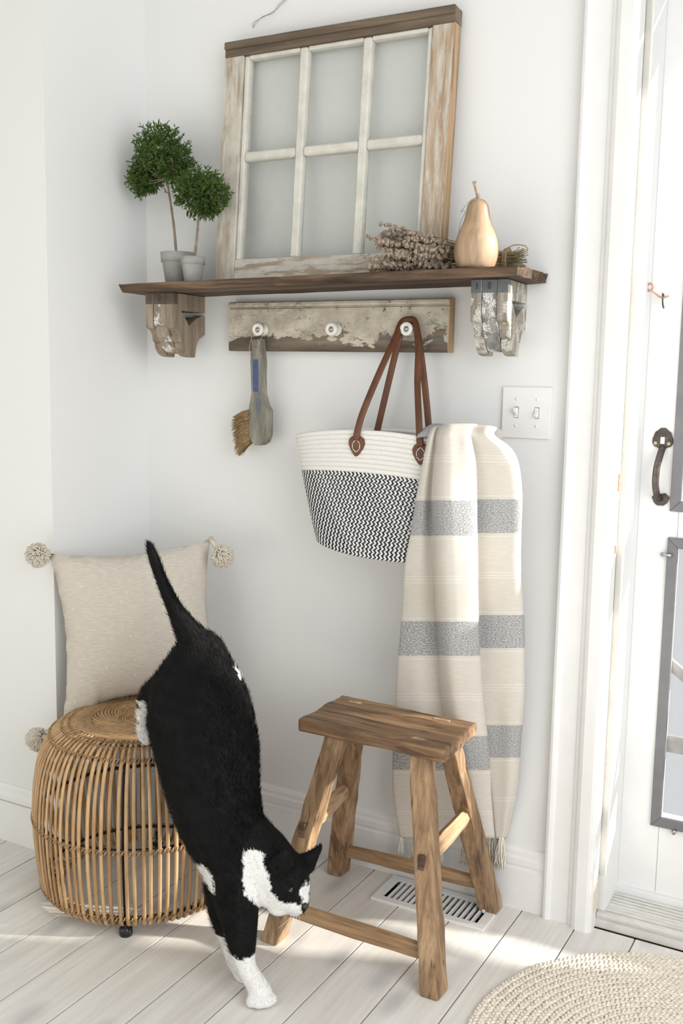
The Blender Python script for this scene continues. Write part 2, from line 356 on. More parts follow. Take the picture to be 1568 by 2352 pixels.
# insect screen
t = NT('insect_screen'); tr = t.n('ShaderNodeBsdfTransparent'); df = t.n('ShaderNodeBsdfDiffuse'); df.inputs[0].default_value = (0.30, 0.30, 0.31, 1); v = t.coord(rand=False)
sx = t.n('ShaderNodeSeparateXYZ'); t.l(v, sx.inputs[0]); a = t.math('GREATER_THAN', t.math('FRACT', t.math('MULTIPLY', sx.outputs[0], 520)), 0.94); b = t.math('GREATER_THAN', t.math('FRACT', t.math('MULTIPLY', sx.outputs[2], 520)), 0.94)
ms = t.n('ShaderNodeMixShader'); t.l(t.math('MAXIMUM', a, b), ms.inputs[0]); t.l(tr.outputs[0], ms.inputs[1]); t.l(df.outputs[0], ms.inputs[2]); t.l(ms.outputs[0], t.out.inputs['Surface']); M['screen'] = t.m
# rattan
t = NT('rattan'); v = t.coord((60, 60, 8)); f = t.noise(v, 1.0, 5, 0.6); oi = t.n('ShaderNodeObjectInfo')
c = t.ramp(f, [(0.28, (0.34, 0.195, 0.085)), (0.5, (0.50, 0.315, 0.155)), (0.75, (0.62, 0.43, 0.245))]); c = t.mix(1.0, c, t.ramp(oi.outputs['Random'], [(0, (0.80, 0.74, 0.68)), (0.5, (1, 1, 1)), (1, (1.14, 1.15, 1.12))]), 'MULTIPLY')
t.bump(f, 0.2, 0.001); M['rattan'] = t.done(c, 0.42)
t = NT('rattan_binding'); f = t.noise(t.coord((90, 90, 90)), 1.0, 3); M['binding'] = t.done(t.ramp(f, [(0.3, (0.24, 0.135, 0.06)), (0.7, (0.52, 0.335, 0.17))]), 0.5)
# linen
t = NT('linen'); v = t.coord((1, 1, 1), rand=False); f = t.noise(v, 500, 2); f2 = t.noise(t.coord((60, 60, 420)), 1.0, 3); sp = t.noise(v, 130, 2, 0.4)
c = t.ramp(f2, [(0.3, (0.55, 0.50, 0.43)), (0.7, (0.66, 0.61, 0.54))]); c = t.mix(t.ramp(sp, [(0.73, (0, 0, 0)), (0.76, (1, 1, 1))]), c, (0.80, 0.77, 0.71)); t.bump(f, 0.25, 0.0008); M['linen'] = t.done(c, 0.95, spec=0.1)
M['yarn'] = m_plain('cream_yarn', (0.70, 0.645, 0.555), 0.95, 0, 0.1, 150, 0.3, 0.1)
M['fringe'] = m_plain('cream_fringe', (0.76, 0.72, 0.64), 0.95, 0, 0.06, 150, 0.3, 0.1)
# throw with woven bands, v along the cloth
t = NT('striped_throw'); uvn = t.n('ShaderNodeUVMap'); sx = t.n('ShaderNodeSeparateXYZ'); t.l(uvn.outputs[0], sx.inputs[0]); vv = sx.outputs[1]
def band(a, b):
    return t.math('MULTIPLY', t.math('GREATER_THAN', vv, a), t.math('LESS_THAN', vv, b))
g = None
for a, b in ((1.150, 1.230), (1.427, 1.505), (1.690, 1.766)):
    q = band(a, b); g = q if g is None else t.math('ADD', g, q)
ln = None
for a in (1.142, 1.238, 1.420, 1.513, 1.683, 1.773, 1.048, 1.055, 1.062, 1.325, 1.332, 1.339, 1.593, 1.600, 1.607, 1.86, 1.867):
    q = band(a - 0.0011, a + 0.0011); ln = q if ln is None else t.math('ADD', ln, q)
mp = t.n('ShaderNodeMapping'); t.l(uvn.outputs[0], mp.inputs[0]); mp.inputs['Scale'].default_value = (1.0, 1.0, 1.0)
wv = t.n('ShaderNodeMapping'); t.l(uvn.outputs[0], wv.inputs[0]); wv.inputs['Scale'].default_value = (260, 420, 1); sp = t.noise(wv.outputs[0], 1.0, 2, 0.6)
wv2 = t.n('ShaderNodeMapping'); t.l(uvn.outputs[0], wv2.inputs[0]); wv2.inputs['Scale'].default_value = (40, 420, 1); st = t.noise(wv2.outputs[0], 1.0, 3, 0.6)
cr = t.ramp(st, [(0.3, (0.72, 0.675, 0.605)), (0.7, (0.80, 0.76, 0.695))]); gr = t.ramp(sp, [(0.36, (0.28, 0.285, 0.29)), (0.5, (0.465, 0.468, 0.47)), (0.66, (0.70, 0.69, 0.67))])
c = t.mix(g, cr, gr); c = t.mix(ln, c, (0.84, 0.81, 0.74)); h = t.math('MULTIPLY_ADD', ln, 0.8, sp); t.bump(h, 0.25, 0.001)
M['throw'] = t.done(c, 0.95, spec=0.1)
tl = t.n('ShaderNodeBsdfTranslucent'); t.l(c, tl.inputs[0]); ms = t.n('ShaderNodeMixShader'); ms.inputs[0].default_value = 0.18; t.l(t.b.outputs[0], ms.inputs[1]); t.l(tl.outputs[0], ms.inputs[2]); t.l(ms.outputs[0], t.out.inputs['Surface'])
M['throw_grey'] = m_plain('grey_weave', (0.36, 0.37, 0.38), 0.95, 0, 0.35, 420, 0.3, 0.1)
# rope bag
M['rope_white'] = m_plain('white_rope', (0.80, 0.785, 0.75), 0.9, 0, 0.05, 300, 0.25, 0.1)
t = NT('zigzag_rope'); uvn = t.n('ShaderNodeUVMap'); sx = t.n('ShaderNodeSeparateXYZ'); t.l(uvn.outputs[0], sx.inputs[0])
nz = t.noise(uvn.outputs[0], 1.7, 3); tri = t.math('ABSOLUTE', t.math('MULTIPLY_ADD', sx.outputs[1], 2.0, -1.0))
u = t.math('ADD', t.math('MULTIPLY_ADD', tri, 0.62, sx.outputs[0]), t.math('MULTIPLY', nz, 0.5)); fr = t.math('FRACT', u)
k = t.ramp(fr, [(0.0, (0, 0, 0)), (0.04, (1, 1, 1)), (0.52, (1, 1, 1)), (0.56, (0, 0, 0))]); k = t.math('MULTIPLY', k, t.ramp(t.noise(uvn.outputs[0], 5.0, 2), [(0.30, (0, 0, 0)), (0.36, (1, 1, 1))]))
t.bump(nz, 0.2, 0.001); M['zigzag'] = t.done(t.mix(k, (0.80, 0.80, 0.785), (0.030, 0.032, 0.040)), 0.85, spec=0.15)
M['leather'] = m_plain('brown_leather', (0.125, 0.045, 0.018), 0.5, 0, 0.28, 26, 0.15)
M['thread'] = m_plain('white_thread', (0.82, 0.80, 0.75), 0.8)
M['concrete'] = m_plain('grey_clay_pot', (0.345, 0.343, 0.325), 0.9, 0, 0.12, 30, 0.2)
M['soil'] = m_plain('dry_moss', (0.20, 0.17, 0.12), 0.95, 0, 0.3, 60, 0.4)
M['bark'] = m_plain('thin_bark', (0.27, 0.205, 0.15), 0.85, 0, 0.25, 90, 0.4)
t = NT('small_leaves'); f = t.noise(t.coord(), 60, 3); c = t.ramp(f, [(0.25, (0.038, 0.078, 0.014)), (0.5, (0.080, 0.140, 0.026)), (0.8, (0.17, 0.255, 0.055))]); t.done(c, 0.5)
tl = t.n('ShaderNodeBsdfTranslucent'); t.l(c, tl.inputs[0]); ms = t.n('ShaderNodeMixShader'); ms.inputs[0].default_value = 0.3; t.l(t.b.outputs[0], ms.inputs[1]); t.l(tl.outputs[0], ms.inputs[2]); t.l(ms.outputs[0], t.out.inputs['Surface']); M['leaf'] = t.m
M['pear'] = m_wood('turned_pear_wood', ((0.33, 0.215, 0.125), (0.44, 0.305, 0.19), (0.52, 0.375, 0.245)), 'z', 5, 0.5, 0.05, 0.05, tint=0.0)
M['bud'] = m_plain('dried_lavender', (0.33, 0.265, 0.205), 0.95, 0, 0.5, 160)
M['straw'] = m_plain('dried_stem', (0.25, 0.20, 0.10), 0.9, 0, 0.45, 60)
M['twine'] = m_plain('jute_twine', (0.42, 0.29, 0.155), 0.9, 0, 0.25, 120)
M['wire'] = m_plain('grey_wire', (0.30, 0.30, 0.30), 0.4, 0.7)
M['bristle'] = m_plain('tan_bristle', (0.27, 0.175, 0.08), 0.7, 0, 0.35, 90)
t = NT('painted_brush_handle'); v = t.coord((22, 22, 5)); f = t.noise(v, 1.6, 8, 0.65); c = t.ramp(f, [(0.3, (0.115, 0.108, 0.082)), (0.5, (0.215, 0.205, 0.165)), (0.7, (0.36, 0.335, 0.26))])
f2 = t.noise(t.coord((40, 40, 9)), 1.4, 6, 0.6); c = t.mix(t.ramp(f2, [(0.56, (0, 0, 0)), (0.64, (0.8, 0.8, 0.8))]), c, (0.085, 0.12, 0.165)); t.bump(f, 0.3, 0.001); M['brush'] = t.done(c, 0.65)
M['brush_blue'] = m_plain('blue_paint', (0.055, 0.09, 0.22), 0.6, 0, 0.3, 60, 0.2)
M['jute'] = m_plain('bleached_jute', (0.80, 0.735, 0.635), 0.95, 0, 0.16, 120, 0.4, 0.1)
t = NT('cat_fur'); at = t.n('ShaderNodeAttribute'); at.attribute_name = 'fur'; f = t.noise(t.coord((1, 1, 1), rand=False), 260, 3); t.bump(f, 0.15, 0.001); M['fur'] = t.done(at.outputs['Color'], 0.7, spec=0.14)
M['cat_eye'] = m_plain('cat_eye', (0.17, 0.21, 0.10), 0.08)
M['pupil'] = m_plain('pupil', (0.005, 0.005, 0.005), 0.05)
M['cat_nose'] = m_plain('cat_nose', (0.03, 0.026, 0.028), 0.35)
M['whisker'] = m_plain('whisker', (0.8, 0.8, 0.78), 0.4)
M['ear_in'] = m_plain('inner_ear', (0.10, 0.085, 0.085), 0.8)
M['ext_wood'] = m_plain('weathered_board', (0.40, 0.385, 0.37), 0.85, 0, 0.2, 40)
# ================================================================== the room
def struct(name, VF, mat, label=None, parent=None, smooth=False):
    o = obj(name, VF[0], VF[1], mat, parent, smooth)
    if parent is None: tag(o, label, None, None, 'structure')
    return o

HX0, HX1, HY0, HY1 = 0.817, 1.072, -0.124, -0.027      # opening for the vent
floor = struct('floor', slab((-2.5, HX0, HX1, 2.6), (-3.2, HY0, HY1, 0.2), {(1, 1)}, (-0.06, -0.02), 'z'), M['subfloor'], 'floor of wide whitewashed boards')
BW = 0.1317
fb = None
for k in range(-20, 19):
    xc = 0.214 + BW * (k + 0.5)
    if xc + BW / 2 > 2.6: break
    if fb is None:
        fb = obj('floor_board', *box(xc - BW / 2 + 0.0016, xc + BW / 2 - 0.0016, -3.2, 0.009, -0.021, 0.0, bevel=0.0006, seg=1), M['floor'], floor)
        zb = fb.location.copy()
    else:
        copy_part(fb, floor, (xc - wloc(floor).x, zb.y, zb.z))
for c_ in list(floor.children):       # the three boards the vent is cut into
    xc = wloc(c_).x; b0, b1 = xc - BW / 2 + 0.0016, xc + BW / 2 - 0.0016
    if b1 < HX0 or b0 > HX1: continue
    us = [b0] + [x for x in (HX0, HX1) if b0 < x < b1] + [b1]; cut = {(i, 1) for i in range(len(us) - 1) if HX0 - 1e-6 <= us[i] and us[i + 1] <= HX1 + 1e-6}
    nb_ = obj('floor_board_cut', *slab(us, (-3.2, HY0, HY1, 0.009), cut, (-0.021, 0.0), 'z'), M['floor'], floor); bevel_mod(fixn(nb_), 0.0006, 1)
    bpy.data.objects.remove(c_); nb_.name = 'floor_board'
fixn(floor)
struct('ceiling', box(-2.5, 2.7, -3.2, 0.15, 2.6, 2.65), M['wall'], 'plain white ceiling')
struct('wall_left', box(-2.5, -0.05, -0.36, -0.2, -0.02, 2.6), M['wall'], 'white painted wall that stands forward of the alcove')
struct('wall_alcove', box(-0.05, 0.0, -0.36, 0.15, -0.02, 2.6), M['wall'], 'short white side wall of the alcove behind the pillow')
struct('wall_back', join(box(0.0, 1.281, 0.01, 0.15, -0.02, 2.6), box(1.281, 2.25, 0.01, 0.15, 2.12, 2.6), box(2.25, 2.6, 0.01, 0.15, -0.02, 2.6)), M['wall'], 'white painted wall behind the shelf and the hook board')
struct('wall_right', box(2.6, 2.7, -0.45, 0.15, -0.02, 2.6), M['wall'], 'white side wall beyond the screen door')
struct('added_wall_west', box(-2.6, -2.5, -3.2, -0.2, -0.02, 2.6), M['wall'], 'unseen white wall at the far end of the room')  # out of view, added to keep side light off the left wall
struct('added_wall_front', box(-2.5, 0.55, -3.3, -3.2, -0.02, 2.6), M['wall'], 'unseen white wall opposite the shelf')  # out of view, added to close off part of the front light

def base_prof(y):
    return [(y + 0.013, -0.001), (y, -0.001), (y, 0.100), (y + 0.004, 0.103), (y + 0.004, 0.108), (y + 0.001, 0.111), (y + 0.001, 0.126), (y + 0.005, 0.133), (y + 0.005, 0.141), (y + 0.009, 0.150), (y + 0.013, 0.152)]
fixn(struct('baseboard_back', prism(base_prof(-0.003), (0.0, 1.187), 'x'), M['trim'], 'moulded white baseboard under the hook board wall'))
pl = [(y, z + 0.004 if z > 0 else z) for y, z in base_prof(-0.368)]; pl[0] = (-0.36, pl[0][1]); pl[-1] = (-0.36, pl[-1][1])
pl = [(-0.36, -0.001), (-0.370, -0.001), (-0.370, 0.110), (-0.364, 0.1115), (-0.364, 0.1135), (-0.372, 0.116), (-0.372, 0.128), (-0.366, 0.140), (-0.365, 0.150), (-0.362, 0.157), (-0.36, 0.157)]
fixn(struct('baseboard_left', prism(pl, (-2.5, 0.008), 'x'), M['trim'], 'moulded white baseboard left of the rattan ottoman'))
pb = [(x, z) for x, z in [(0.0, -0.001), (0.008, -0.001), (0.008, 0.11), (0.004, 0.114), (0.007, 0.118), (0.006, 0.13), (0.003, 0.15), (0.0, 0.155)]]
fixn(struct('baseboard_alcove', prism(pb, (-0.36, 0.0), 'y'), M['trim'], 'white baseboard along the alcove side wall'))
# prism axis 'y' uses poly=(x,z)

# door casing
cas = [(1.186, 0.01), (1.186, -0.007), (1.189, -0.013), (1.195, -0.015), (1.201, -0.013), (1.204, -0.007), (1.205, -0.006), (1.246, -0.006), (1.248, -0.010), (1.254, -0.012), (1.260, -0.020), (1.268, -0.024), (1.292, -0.024), (1.299, -0.021), (1.302, -0.014), (1.302, 0.01)]
fixn(struct('trim_1', prism(cas, (0.0, 2.16), 'z'), M['trim'], 'white moulded casing on the hinge-free side of the doorway'))
jamb = struct('trim_2', join(box(1.280, 1.305, -0.016, 0.0245, 0.0, 2.12), box(1.280, 1.3205, 0.036, 0.150, 0.0, 2.12), box(1.28, 2.25, -0.016, 0.15, 2.08, 2.12), box(2.23, 2.26, -0.016, 0.15, 0.0, 2.12)), M['trim'], 'white painted door jamb with strike plates')
struct('slot_back', box(1.2795, 1.283, 0.0240, 0.0365, 0.0, 2.1), M['trim'], parent=jamb)
struct('weatherstrip', box(1.3045, 1.3160, 0.0335, 0.0365, 0.12, 2.08), M['cream_strip'], parent=jamb)
struct('corner_block', box(1.300, 1.3075, -0.012, 0.024, 0.045, 0.118), M['beige_block'], parent=jamb)
for z0, z1 in ((0.995, 1.075), (0.868, 0.908)):
    sp_ = obj('strike_plate', *box(1.3045, 1.3062, -0.004, 0.024, z0, z1, bevel=0.0005, seg=1), M['cream_strip'], jamb)
    obj('latch_hole', *box(1.3055, 1.3066, 0.004, 0.016, z0 + (z1 - z0) * 0.28, z0 + (z1 - z0) * 0.75), M['rust'], sp_)

# threshold
sill = struct('trim_3', join(box(1.303, 2.25, 0.016, 0.15, 0.0, 0.020), box(1.306, 2.25, 0.022, 0.15, 0.018, 0.030)), M['alu'], 'worn aluminium door sill with fine ridges')
struct('sill_nosing', box(1.306, 2.25, 0.018, 0.036, 0.024, 0.034, bevel=0.003), M['alu'], parent=sill)
struct('sill_nosing', box(1.309, 2.25, 0.040, 0.050, 0.028, 0.036, bevel=0.003), M['alu'], parent=sill)
for k in range(6):
    y = 0.060 + 0.0128 * k; struct('ridge', box(1.3205, 2.23, y, y + 0.007, 0.029, 0.0318 + 0.001 * k, bevel=0.001, seg=1), M['alu'], parent=sill)
struct('back_lip', box(1.3205, 2.23, 0.139, 0.149, 0.029, 0.048), M['trim'], parent=sill)

# screen door
door = thing('door_1', (1.78, 0.165, 0.047), 'white wooden screen door with grey screen frames', None); door['kind'] = 'structure'
DY0, DY1 = 0.150, 0.186
for x0, x1 in ((1.321, 1.4095), (2.14, 2.23)):
    obj('stile', *box(x0, x1, DY0, DY1, 0.050, 2.078, bevel=0.001, seg=1), M['trim'], door)
for z0, z1 in ((0.050, 0.238), (0.886, 0.987), (2.0, 2.078)):
    obj('rail', *box(1.4103, 2.1395, DY0, DY1, z0, z1, bevel=0.001, seg=1), M['trim'], door)
def screen(z0, z1):
    x0, x1, w = 1.391, 2.158, 0.024
    r = obj('screen_frame', [(x0, 0.1415, z0), (x0 + w, 0.1415, z0 + w), (x0 + w, 0.1415, z1 - w), (x0, 0.1415, z1), (x0, 0.1505, z0), (x0 + w, 0.1505, z0 + w), (x0 + w, 0.1505, z1 - w), (x0, 0.1505, z1)],
            [(3, 2, 1, 0), (4, 5, 6, 7), (0, 1, 5, 4), (1, 2, 6, 5), (2, 3, 7, 6), (3, 0, 4, 7)], M['grey_frame'], door); bevel_mod(fixn(r), 0.0012, 1)
    for q in ([(x0, z0), (x1, z0), (x1 - w, z0 + w), (x0 + w, z0 + w)], [(x0 + w, z1 - w), (x1 - w, z1 - w), (x1, z1), (x0, z1)], [(x1 - w, z0 + w), (x1, z0), (x1, z1), (x1 - w, z1 - w)]):
        bevel_mod(fixn(obj('screen_frame', *prism(q, (0.1415, 0.1505), 'y'), M['grey_frame'], door)), 0.0012, 1)
    s = obj('insect_screen', *box(x0 + w - 0.002, x1 - w + 0.002, 0.1475, 0.1485, z0 + w - 0.002, z1 - w + 0.002), M['screen'], door)
screen(0.218, 0.906); screen(0.966, 2.02)
obj('brace', *hexa([(1.40, 0.187, 0.588), (2.15, 0.187, 0.05), (2.15, 0.20, 0.05), (1.40, 0.20, 0.588), (1.40, 0.187, 0.618), (2.15, 0.187, 0.08), (2.15, 0.20, 0.08), (1.40, 0.20, 0.618)]), M['ext_wood'], door)
obj('brace', *box(1.40, 2.15, 0.187, 0.200, 0.388, 0.428), M['ext_wood'], door)
for (x, z, a) in ((1.383, 0.866, 1), (1.447, 0.213, 0)):
    c1 = obj('turn_clip', *tube([(x - 0.003, 0.146, z), (x - 0.001, 0.138, z), (x + 0.018 * a + 0.002, 0.137, z + (0 if a else 0.008))], 0.0045, 8), M['steel'], door, True)
# iron pull
hp = [(0.0, 0.032), (0.006, 0.0315), (0.010, 0.027), (0.017, 0.022), (0.020, 0.013), (0.0225, 0.006), (0.0225, -0.003), (0.018, -0.010), (0.010, -0.013), (0.005, -0.018), (-0.005, -0.018), (-0.010, -0.013), (-0.018, -0.010), (-0.0225, -0.003), (-0.0225, 0.006), (-0.020, 0.013), (-0.017, 0.022), (-0.010, 0.027), (-0.006, 0.0315)]
hx, hz = 1.366, 1.121
pull = obj('pull_plate', *prism([(hx + a, hz + b) for a, b in hp], (0.1455, 0.1505), 'y'), M['iron'], door); bevel_mod(fixn(pull), 0.001, 1)
obj('latch_slot', *box(hx - 0.0045, hx + 0.0045, 0.1450, 0.1500, hz - 0.004, hz + 0.011), M['trim'], pull)
for sx_ in (-0.015, 0.0145): obj('screw', *[(v) for v in (lambda q: ([(a, b, c) for a, c, b in [(p[0], p[1], p[2]) for p in q[0]]], q[1]))(lathe([(0.004, 0.1435), (0.004, 0.146)], 12, hx + sx_, hz - 0.003))], M['brass'], pull)
gp = [(hx + 0.001, 0.1465, hz - 0.012), (hx - 0.001, 0.132, hz - 0.030), (hx - 0.004, 0.122, hz - 0.055), (hx - 0.005, 0.120, hz - 0.085), (hx - 0.004, 0.126, hz - 0.108), (hx - 0.002, 0.136, hz - 0.122), (hx + 0.001, 0.1465, hz - 0.130)]
obj('pull_grip', *tube(catmull(gp, 5), 0.0082, 10, flat=0.75), M['iron'], pull, True)
hp2 = [(0.0, 0.008), (0.008, 0.010), (0.0165, 0.002), (0.012, -0.008), (0.006, -0.013), (-0.006, -0.013), (-0.012, -0.008), (-0.0165, 0.002), (-0.008, 0.010)]
p2 = obj('pull_foot', *prism([(hx + 0.003 + a * 1.2, hz - 0.128 + b * 1.25) for a, b in hp2], (0.1455, 0.1505), 'y'), M['iron'], pull); fixn(p2)
# hook and eye
hk = obj('hook_eye', *join(tube([(1.324 + 0.006 * math.cos(a), 0.118, 1.462 + 0.008 * math.sin(a)) for a in [k * 2 * PI / 12 for k in range(12)]], 0.0025, 6, closed=True), tube([(1.320, 0.118, 1.460), (1.312, 0.120, 1.460)], 0.0025, 6)), M['copper'], jamb, True)
obj('hook', *tube(catmull([(1.324, 0.117, 1.456), (1.335, 0.122, 1.449), (1.345, 0.130, 1.441), (1.354, 0.138, 1.441), (1.361, 0.142, 1.444)], 4), 0.0018, 6), M['copper'], hk, True)
obj('staple', *tube(catmull([(1.349, 0.151, 1.441), (1.349, 0.139, 1.449), (1.350, 0.134, 1.438), (1.350, 0.140, 1.425), (1.350, 0.151, 1.418)], 4), 0.0017, 6), M['iron'], door, True)

# ================================================================== shelf and brackets
def ztop(x): return 1.475 + 0.0113 * (x - 0.065)
ZT = 0.0215
c8 = []
for dz in (-ZT, 0):
    for x, y in ((0.082 if dz else 0.066, -0.186), (1.128, -0.187), (1.128, 0.009), (0.082 if dz else 0.066, 0.009)):
        c8.append((x, y, ztop(x) + dz))
V, F = hexa(c8, bevel=0.0015, seg=1)
bm = bmesh.new(); vs_ = [bm.verts.new(v) for v in V]; [bm.faces.new([vs_[i] for i in f]) for f in F]
bmesh.ops.subdivide_edges(bm, edges=[e for e in bm.edges if e.calc_length() > 0.5], cuts=60, use_grid_fill=True)
bmesh.ops.subdivide_edges(bm, edges=[e for e in bm.edges if 0.1 < e.calc_length() < 0.3], cuts=9, use_grid_fill=True)
bm.normal_update()
for v in bm.verts:
    p = v.co
    d = 0.0035 * noise.noise(Vector((p.x * 9, p.y * 14, p.z * 30))) + 0.0014 * noise.noise(Vector((p.x * 40, p.y * 40, p.z * 60)))
    if p.x > 1.10: d += 0.010 * (p.x - 1.10) / 0.028 * (noise.noise(Vector((p.y * 45, p.z * 70, 3.0))) - 0.15)
    if v.normal.z > 0.7: d = min(d, 0.0) * 0.4
    if v.normal.z < -0.7: d *= 0.3
    v.co = p + v.normal * d
shelf = obj('shelf_plank', *bm_out(bm), M['shelf']); tag(shelf, 'long rough dark brown plank shelf resting on two corbels', 'shelf')

def side_profile():
    # (y, z) of an outer cheek, z below shelf
    top = 1.462
    o = [(-0.150, top), (-0.150, 1.378), (-0.146, 1.374), (-0.137, 1.372), (-0.128, 1.366), (-0.122, 1.356), (-0.120, 1.345), (-0.116, 1.341), (-0.110, 1.339)]
    for k in range(9):
        a = PI + k / 8 * (PI / 2 - 0.1); o.append((-0.066 + 0.045 * math.cos(a), 1.338 + 0.034 * math.sin(a)))
    o += [(-0.046, 1.303), (-0.040, 1.330), (-0.026, 1.350), (0.010, 1.366), (0.010, 1.410), (-0.010, 1.413), (-0.040, 1.403), (-0.077, 1.384), (-0.098, 1.404), (-0.116, 1.420), (0.010, 1.421), (0.010, top)]
    return o
def mid_profile():
    o = [(-0.147, 1.462), (-0.147, 1.384), (-0.140, 1.378), (-0.133, 1.352), (-0.118, 1.338), (-0.105, 1.322), (-0.085, 1.312), (-0.060, 1.312), (-0.050, 1.335), (-0.03, 1.35), (0.010, 1.37), (0.010, 1.41), (-0.077, 1.384), (-0.115, 1.421), (0.010, 1.421), (0.010, 1.462)]
    return o
def corbel(xs, label, mats, dz, yaw):
    r = thing('corbel', ((xs[0] + xs[3]) / 2, 0.0, 1.303 + dz), label, 'corbel', 'corbels under the plank shelf')
    sh = lambda pr: [(y, z + dz) for y, z in pr]
    bevel_mod(fixn(obj('cheek', *prism(sh(side_profile()), (xs[0], xs[1]), 'x'), mats[0], r)), 0.0015, 1)
    bevel_mod(fixn(obj('core', *prism(sh(mid_profile()), (xs[1] + 0.001, xs[2] - 0.001), 'x'), mats[1], r)), 0.0015, 1)
    bevel_mod(fixn(obj('cheek', *prism(sh(side_profile()), (xs[2], xs[3]), 'x'), mats[0], r)), 0.0015, 1)
    for a, b, yy in ((xs[0] - 0.0006, xs[1] - 0.0005, -0.1508), (xs[1] + 0.0008, xs[2] - 0.0008, -0.1478), (xs[2] + 0.0005, xs[3] + 0.0006, -0.1508)):
        obj('dark_band', *box(a, b, yy, yy + 0.018, 1.434 + dz, 1.4616 + dz, bevel=0.0006, seg=1), mats[2], r)
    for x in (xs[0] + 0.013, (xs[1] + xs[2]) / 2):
        obj('dark_nail_slot', *box(x - 0.002, x + 0.002, -0.1515, -0.149, 1.442 + dz, 1.455 + dz, bevel=0.0008, seg=1), M['iron'], r)  # dark box in place of an empty nail slot, its shade put into the colour
    r.rotation_euler = (0, 0, yaw)
    return r
corbel((1.001, 1.023, 1.058, 1.081), 'carved corbel with crazed white and grey paint under the shelf end by the door', (M['corbel_r'], M['corbel_r_mid'], M['corbel_top']), 0.002, 0.08)
corbel((0.113, 0.133, 0.172, 0.196), 'carved bare brown corbel with one white flake under the shelf end by the alcove', (M['corbel_l'], M['corbel_l_mid'], M['corbel_top_l']), -0.008, 0.12)

# ================================================================== old window sash leaning on the shelf
sash = thing('window_sash', (0.597, -0.076, 1.4815), 'old six-pane wooden window sash with peeling white paint leaning on the shelf', 'window frame', rot=(-0.0781, 0, 0))
T = 0.035
def sp(name, x0, x1, z0, z1, y0, y1, mat, bev=0.0015, jit=0.0006):
    return obj(name, *box(x0, x1, y0, y1, z0, z1, bevel=bev, seg=1, cuts=12, jit=jit, jscale=35, seed=x0 * 7 + z0), mat, sash, local=True)
sl = sp('stile', -0.308, -0.253, 0.0, 0.552, 0, T, M['sash_v'])
sr = sp('stile', 0.254, 0.306, 0.0, 0.552, 0, T, M['sash_r'])
obj('raw_edge', *box(0.3055, 0.3085, 0.001, T - 0.001, 0.002, 0.553, bevel=0.0008, seg=1), M['sash_side'], sr, local=True).location -= sr.location
sp('top_rail', -0.309, 0.309, 0.5525, 0.588, 0, T, M['sash_top'])
sp('top_moulding', -0.309, 0.309, 0.570, 0.5885, -0.006, 0.001, M['sash_top'], 0.002)
sp('bottom_rail', -0.2525, 0.2535, 0.0, 0.056, 0.001, T - 0.001, M['sash_x'])
for x in (-0.246, 0.2475): sp('glazing_bead', x - 0.0065, x + 0.0065, 0.056, 0.552, 0.006, T - 0.004, M['sash_bead'], 0.003, 0.0004)
xs_ = (-0.2395, -0.093, -0.071, 0.078, 0.100, 0.241)
for x in (-0.082, 0.089): sp('muntin', x - 0.011, x + 0.011, 0.056, 0.552, 0.004, T - 0.004, M['sash_bead'], 0.004, 0.0004)
for a, b in ((0, 1), (2, 3), (4, 5)):
    sp('muntin', xs_[a] + 0.0003, xs_[b] - 0.0003, 0.297, 0.319, 0.005, T - 0.004, M['sash_beadx'], 0.004, 0.0004)
    sp('glazing_bead', xs_[a] + 0.0003, xs_[b] - 0.0003, 0.543, 0.5525, 0.006, T - 0.006, M['sash_beadx'], 0.002, 0.0004)
    for z0, z1 in ((0.056, 0.298), (0.318, 0.544)):
        obj('pane', *box(xs_[a] - 0.002, xs_[b] + 0.002, 0.0185, 0.0205, z0 - 0.002, z1 + 0.002), M['glass'], sash, local=True)
wv_ = obj('hanging_wire', *join(tube(catmull([(0.345, 0.008, 2.107), (0.352, 0.004, 2.113), (0.375, 0.004, 2.128), (0.405, 0.004, 2.132), (0.425, 0.004, 2.152), (0.450, 0.008, 2.165)], 6), 0.0006, 5), tube(catmull([(0.345, 0.008, 2.107), (0.349, 0.003, 2.117), (0.372, 0.003, 2.125), (0.408, 0.004, 2.136), (0.428, 0.004, 2.148), (0.450, 0.008, 2.165)], 6), 0.0006, 5)), M['wire'])
tag(wv_, 'thin twisted picture wire on the wall above the old sash', 'wire')

# ================================================================== hook board
rail = thing('hook_rail', (0.6, -0.005, 1.313), 'flaking cream painted hook board with three porcelain knobs', 'coat rack')
pr = [(0.010, 1.3135), (-0.017, 1.3135), (-0.020, 1.317), (-0.020, 1.4185), (-0.0145, 1.4205), (-0.0145, 1.4225), (-0.0205, 1.4245), (-0.0225, 1.4285), (-0.0215, 1.434), (-0.0165, 1.437), (0.010, 1.437)]
fixn(obj('board', *prism(pr, (0.293, 0.9055), 'x'), M['rail_board'], rail))
fixn(obj('sawn_end', *prism(pr, (0.9055, 0.9085), 'x'), M['rail_end'], rail))
def ylathe(prof, cx, cz, n=24):
    V, F = lathe(prof, n); return [(cx + a, c, cz + b) for a, b, c in V], [f[::-1] for f in F]
for x in (0.400, 0.612, 0.812):
    kn = obj('knob', *ylathe([(0.009, -0.0195), (0.0150, -0.020), (0.0160, -0.023), (0.0150, -0.0265), (0.0105, -0.029), (0.0100, -0.036), (0.0120, -0.040), (0.0158, -0.042), (0.0165, -0.0455), (0.0155, -0.0495), (0.0125, -0.0510), (0.0070, -0.0500), (0.0062, -0.0440)], x, 1.3665), M['porcelain'], rail, True)
    obj('screw', *ylathe([(0.0060, -0.043), (0.0056, -0.0485), (0.0035, -0.0505), (0.001, -0.051)], x, 1.3665, 16), M['steel'], kn, True)
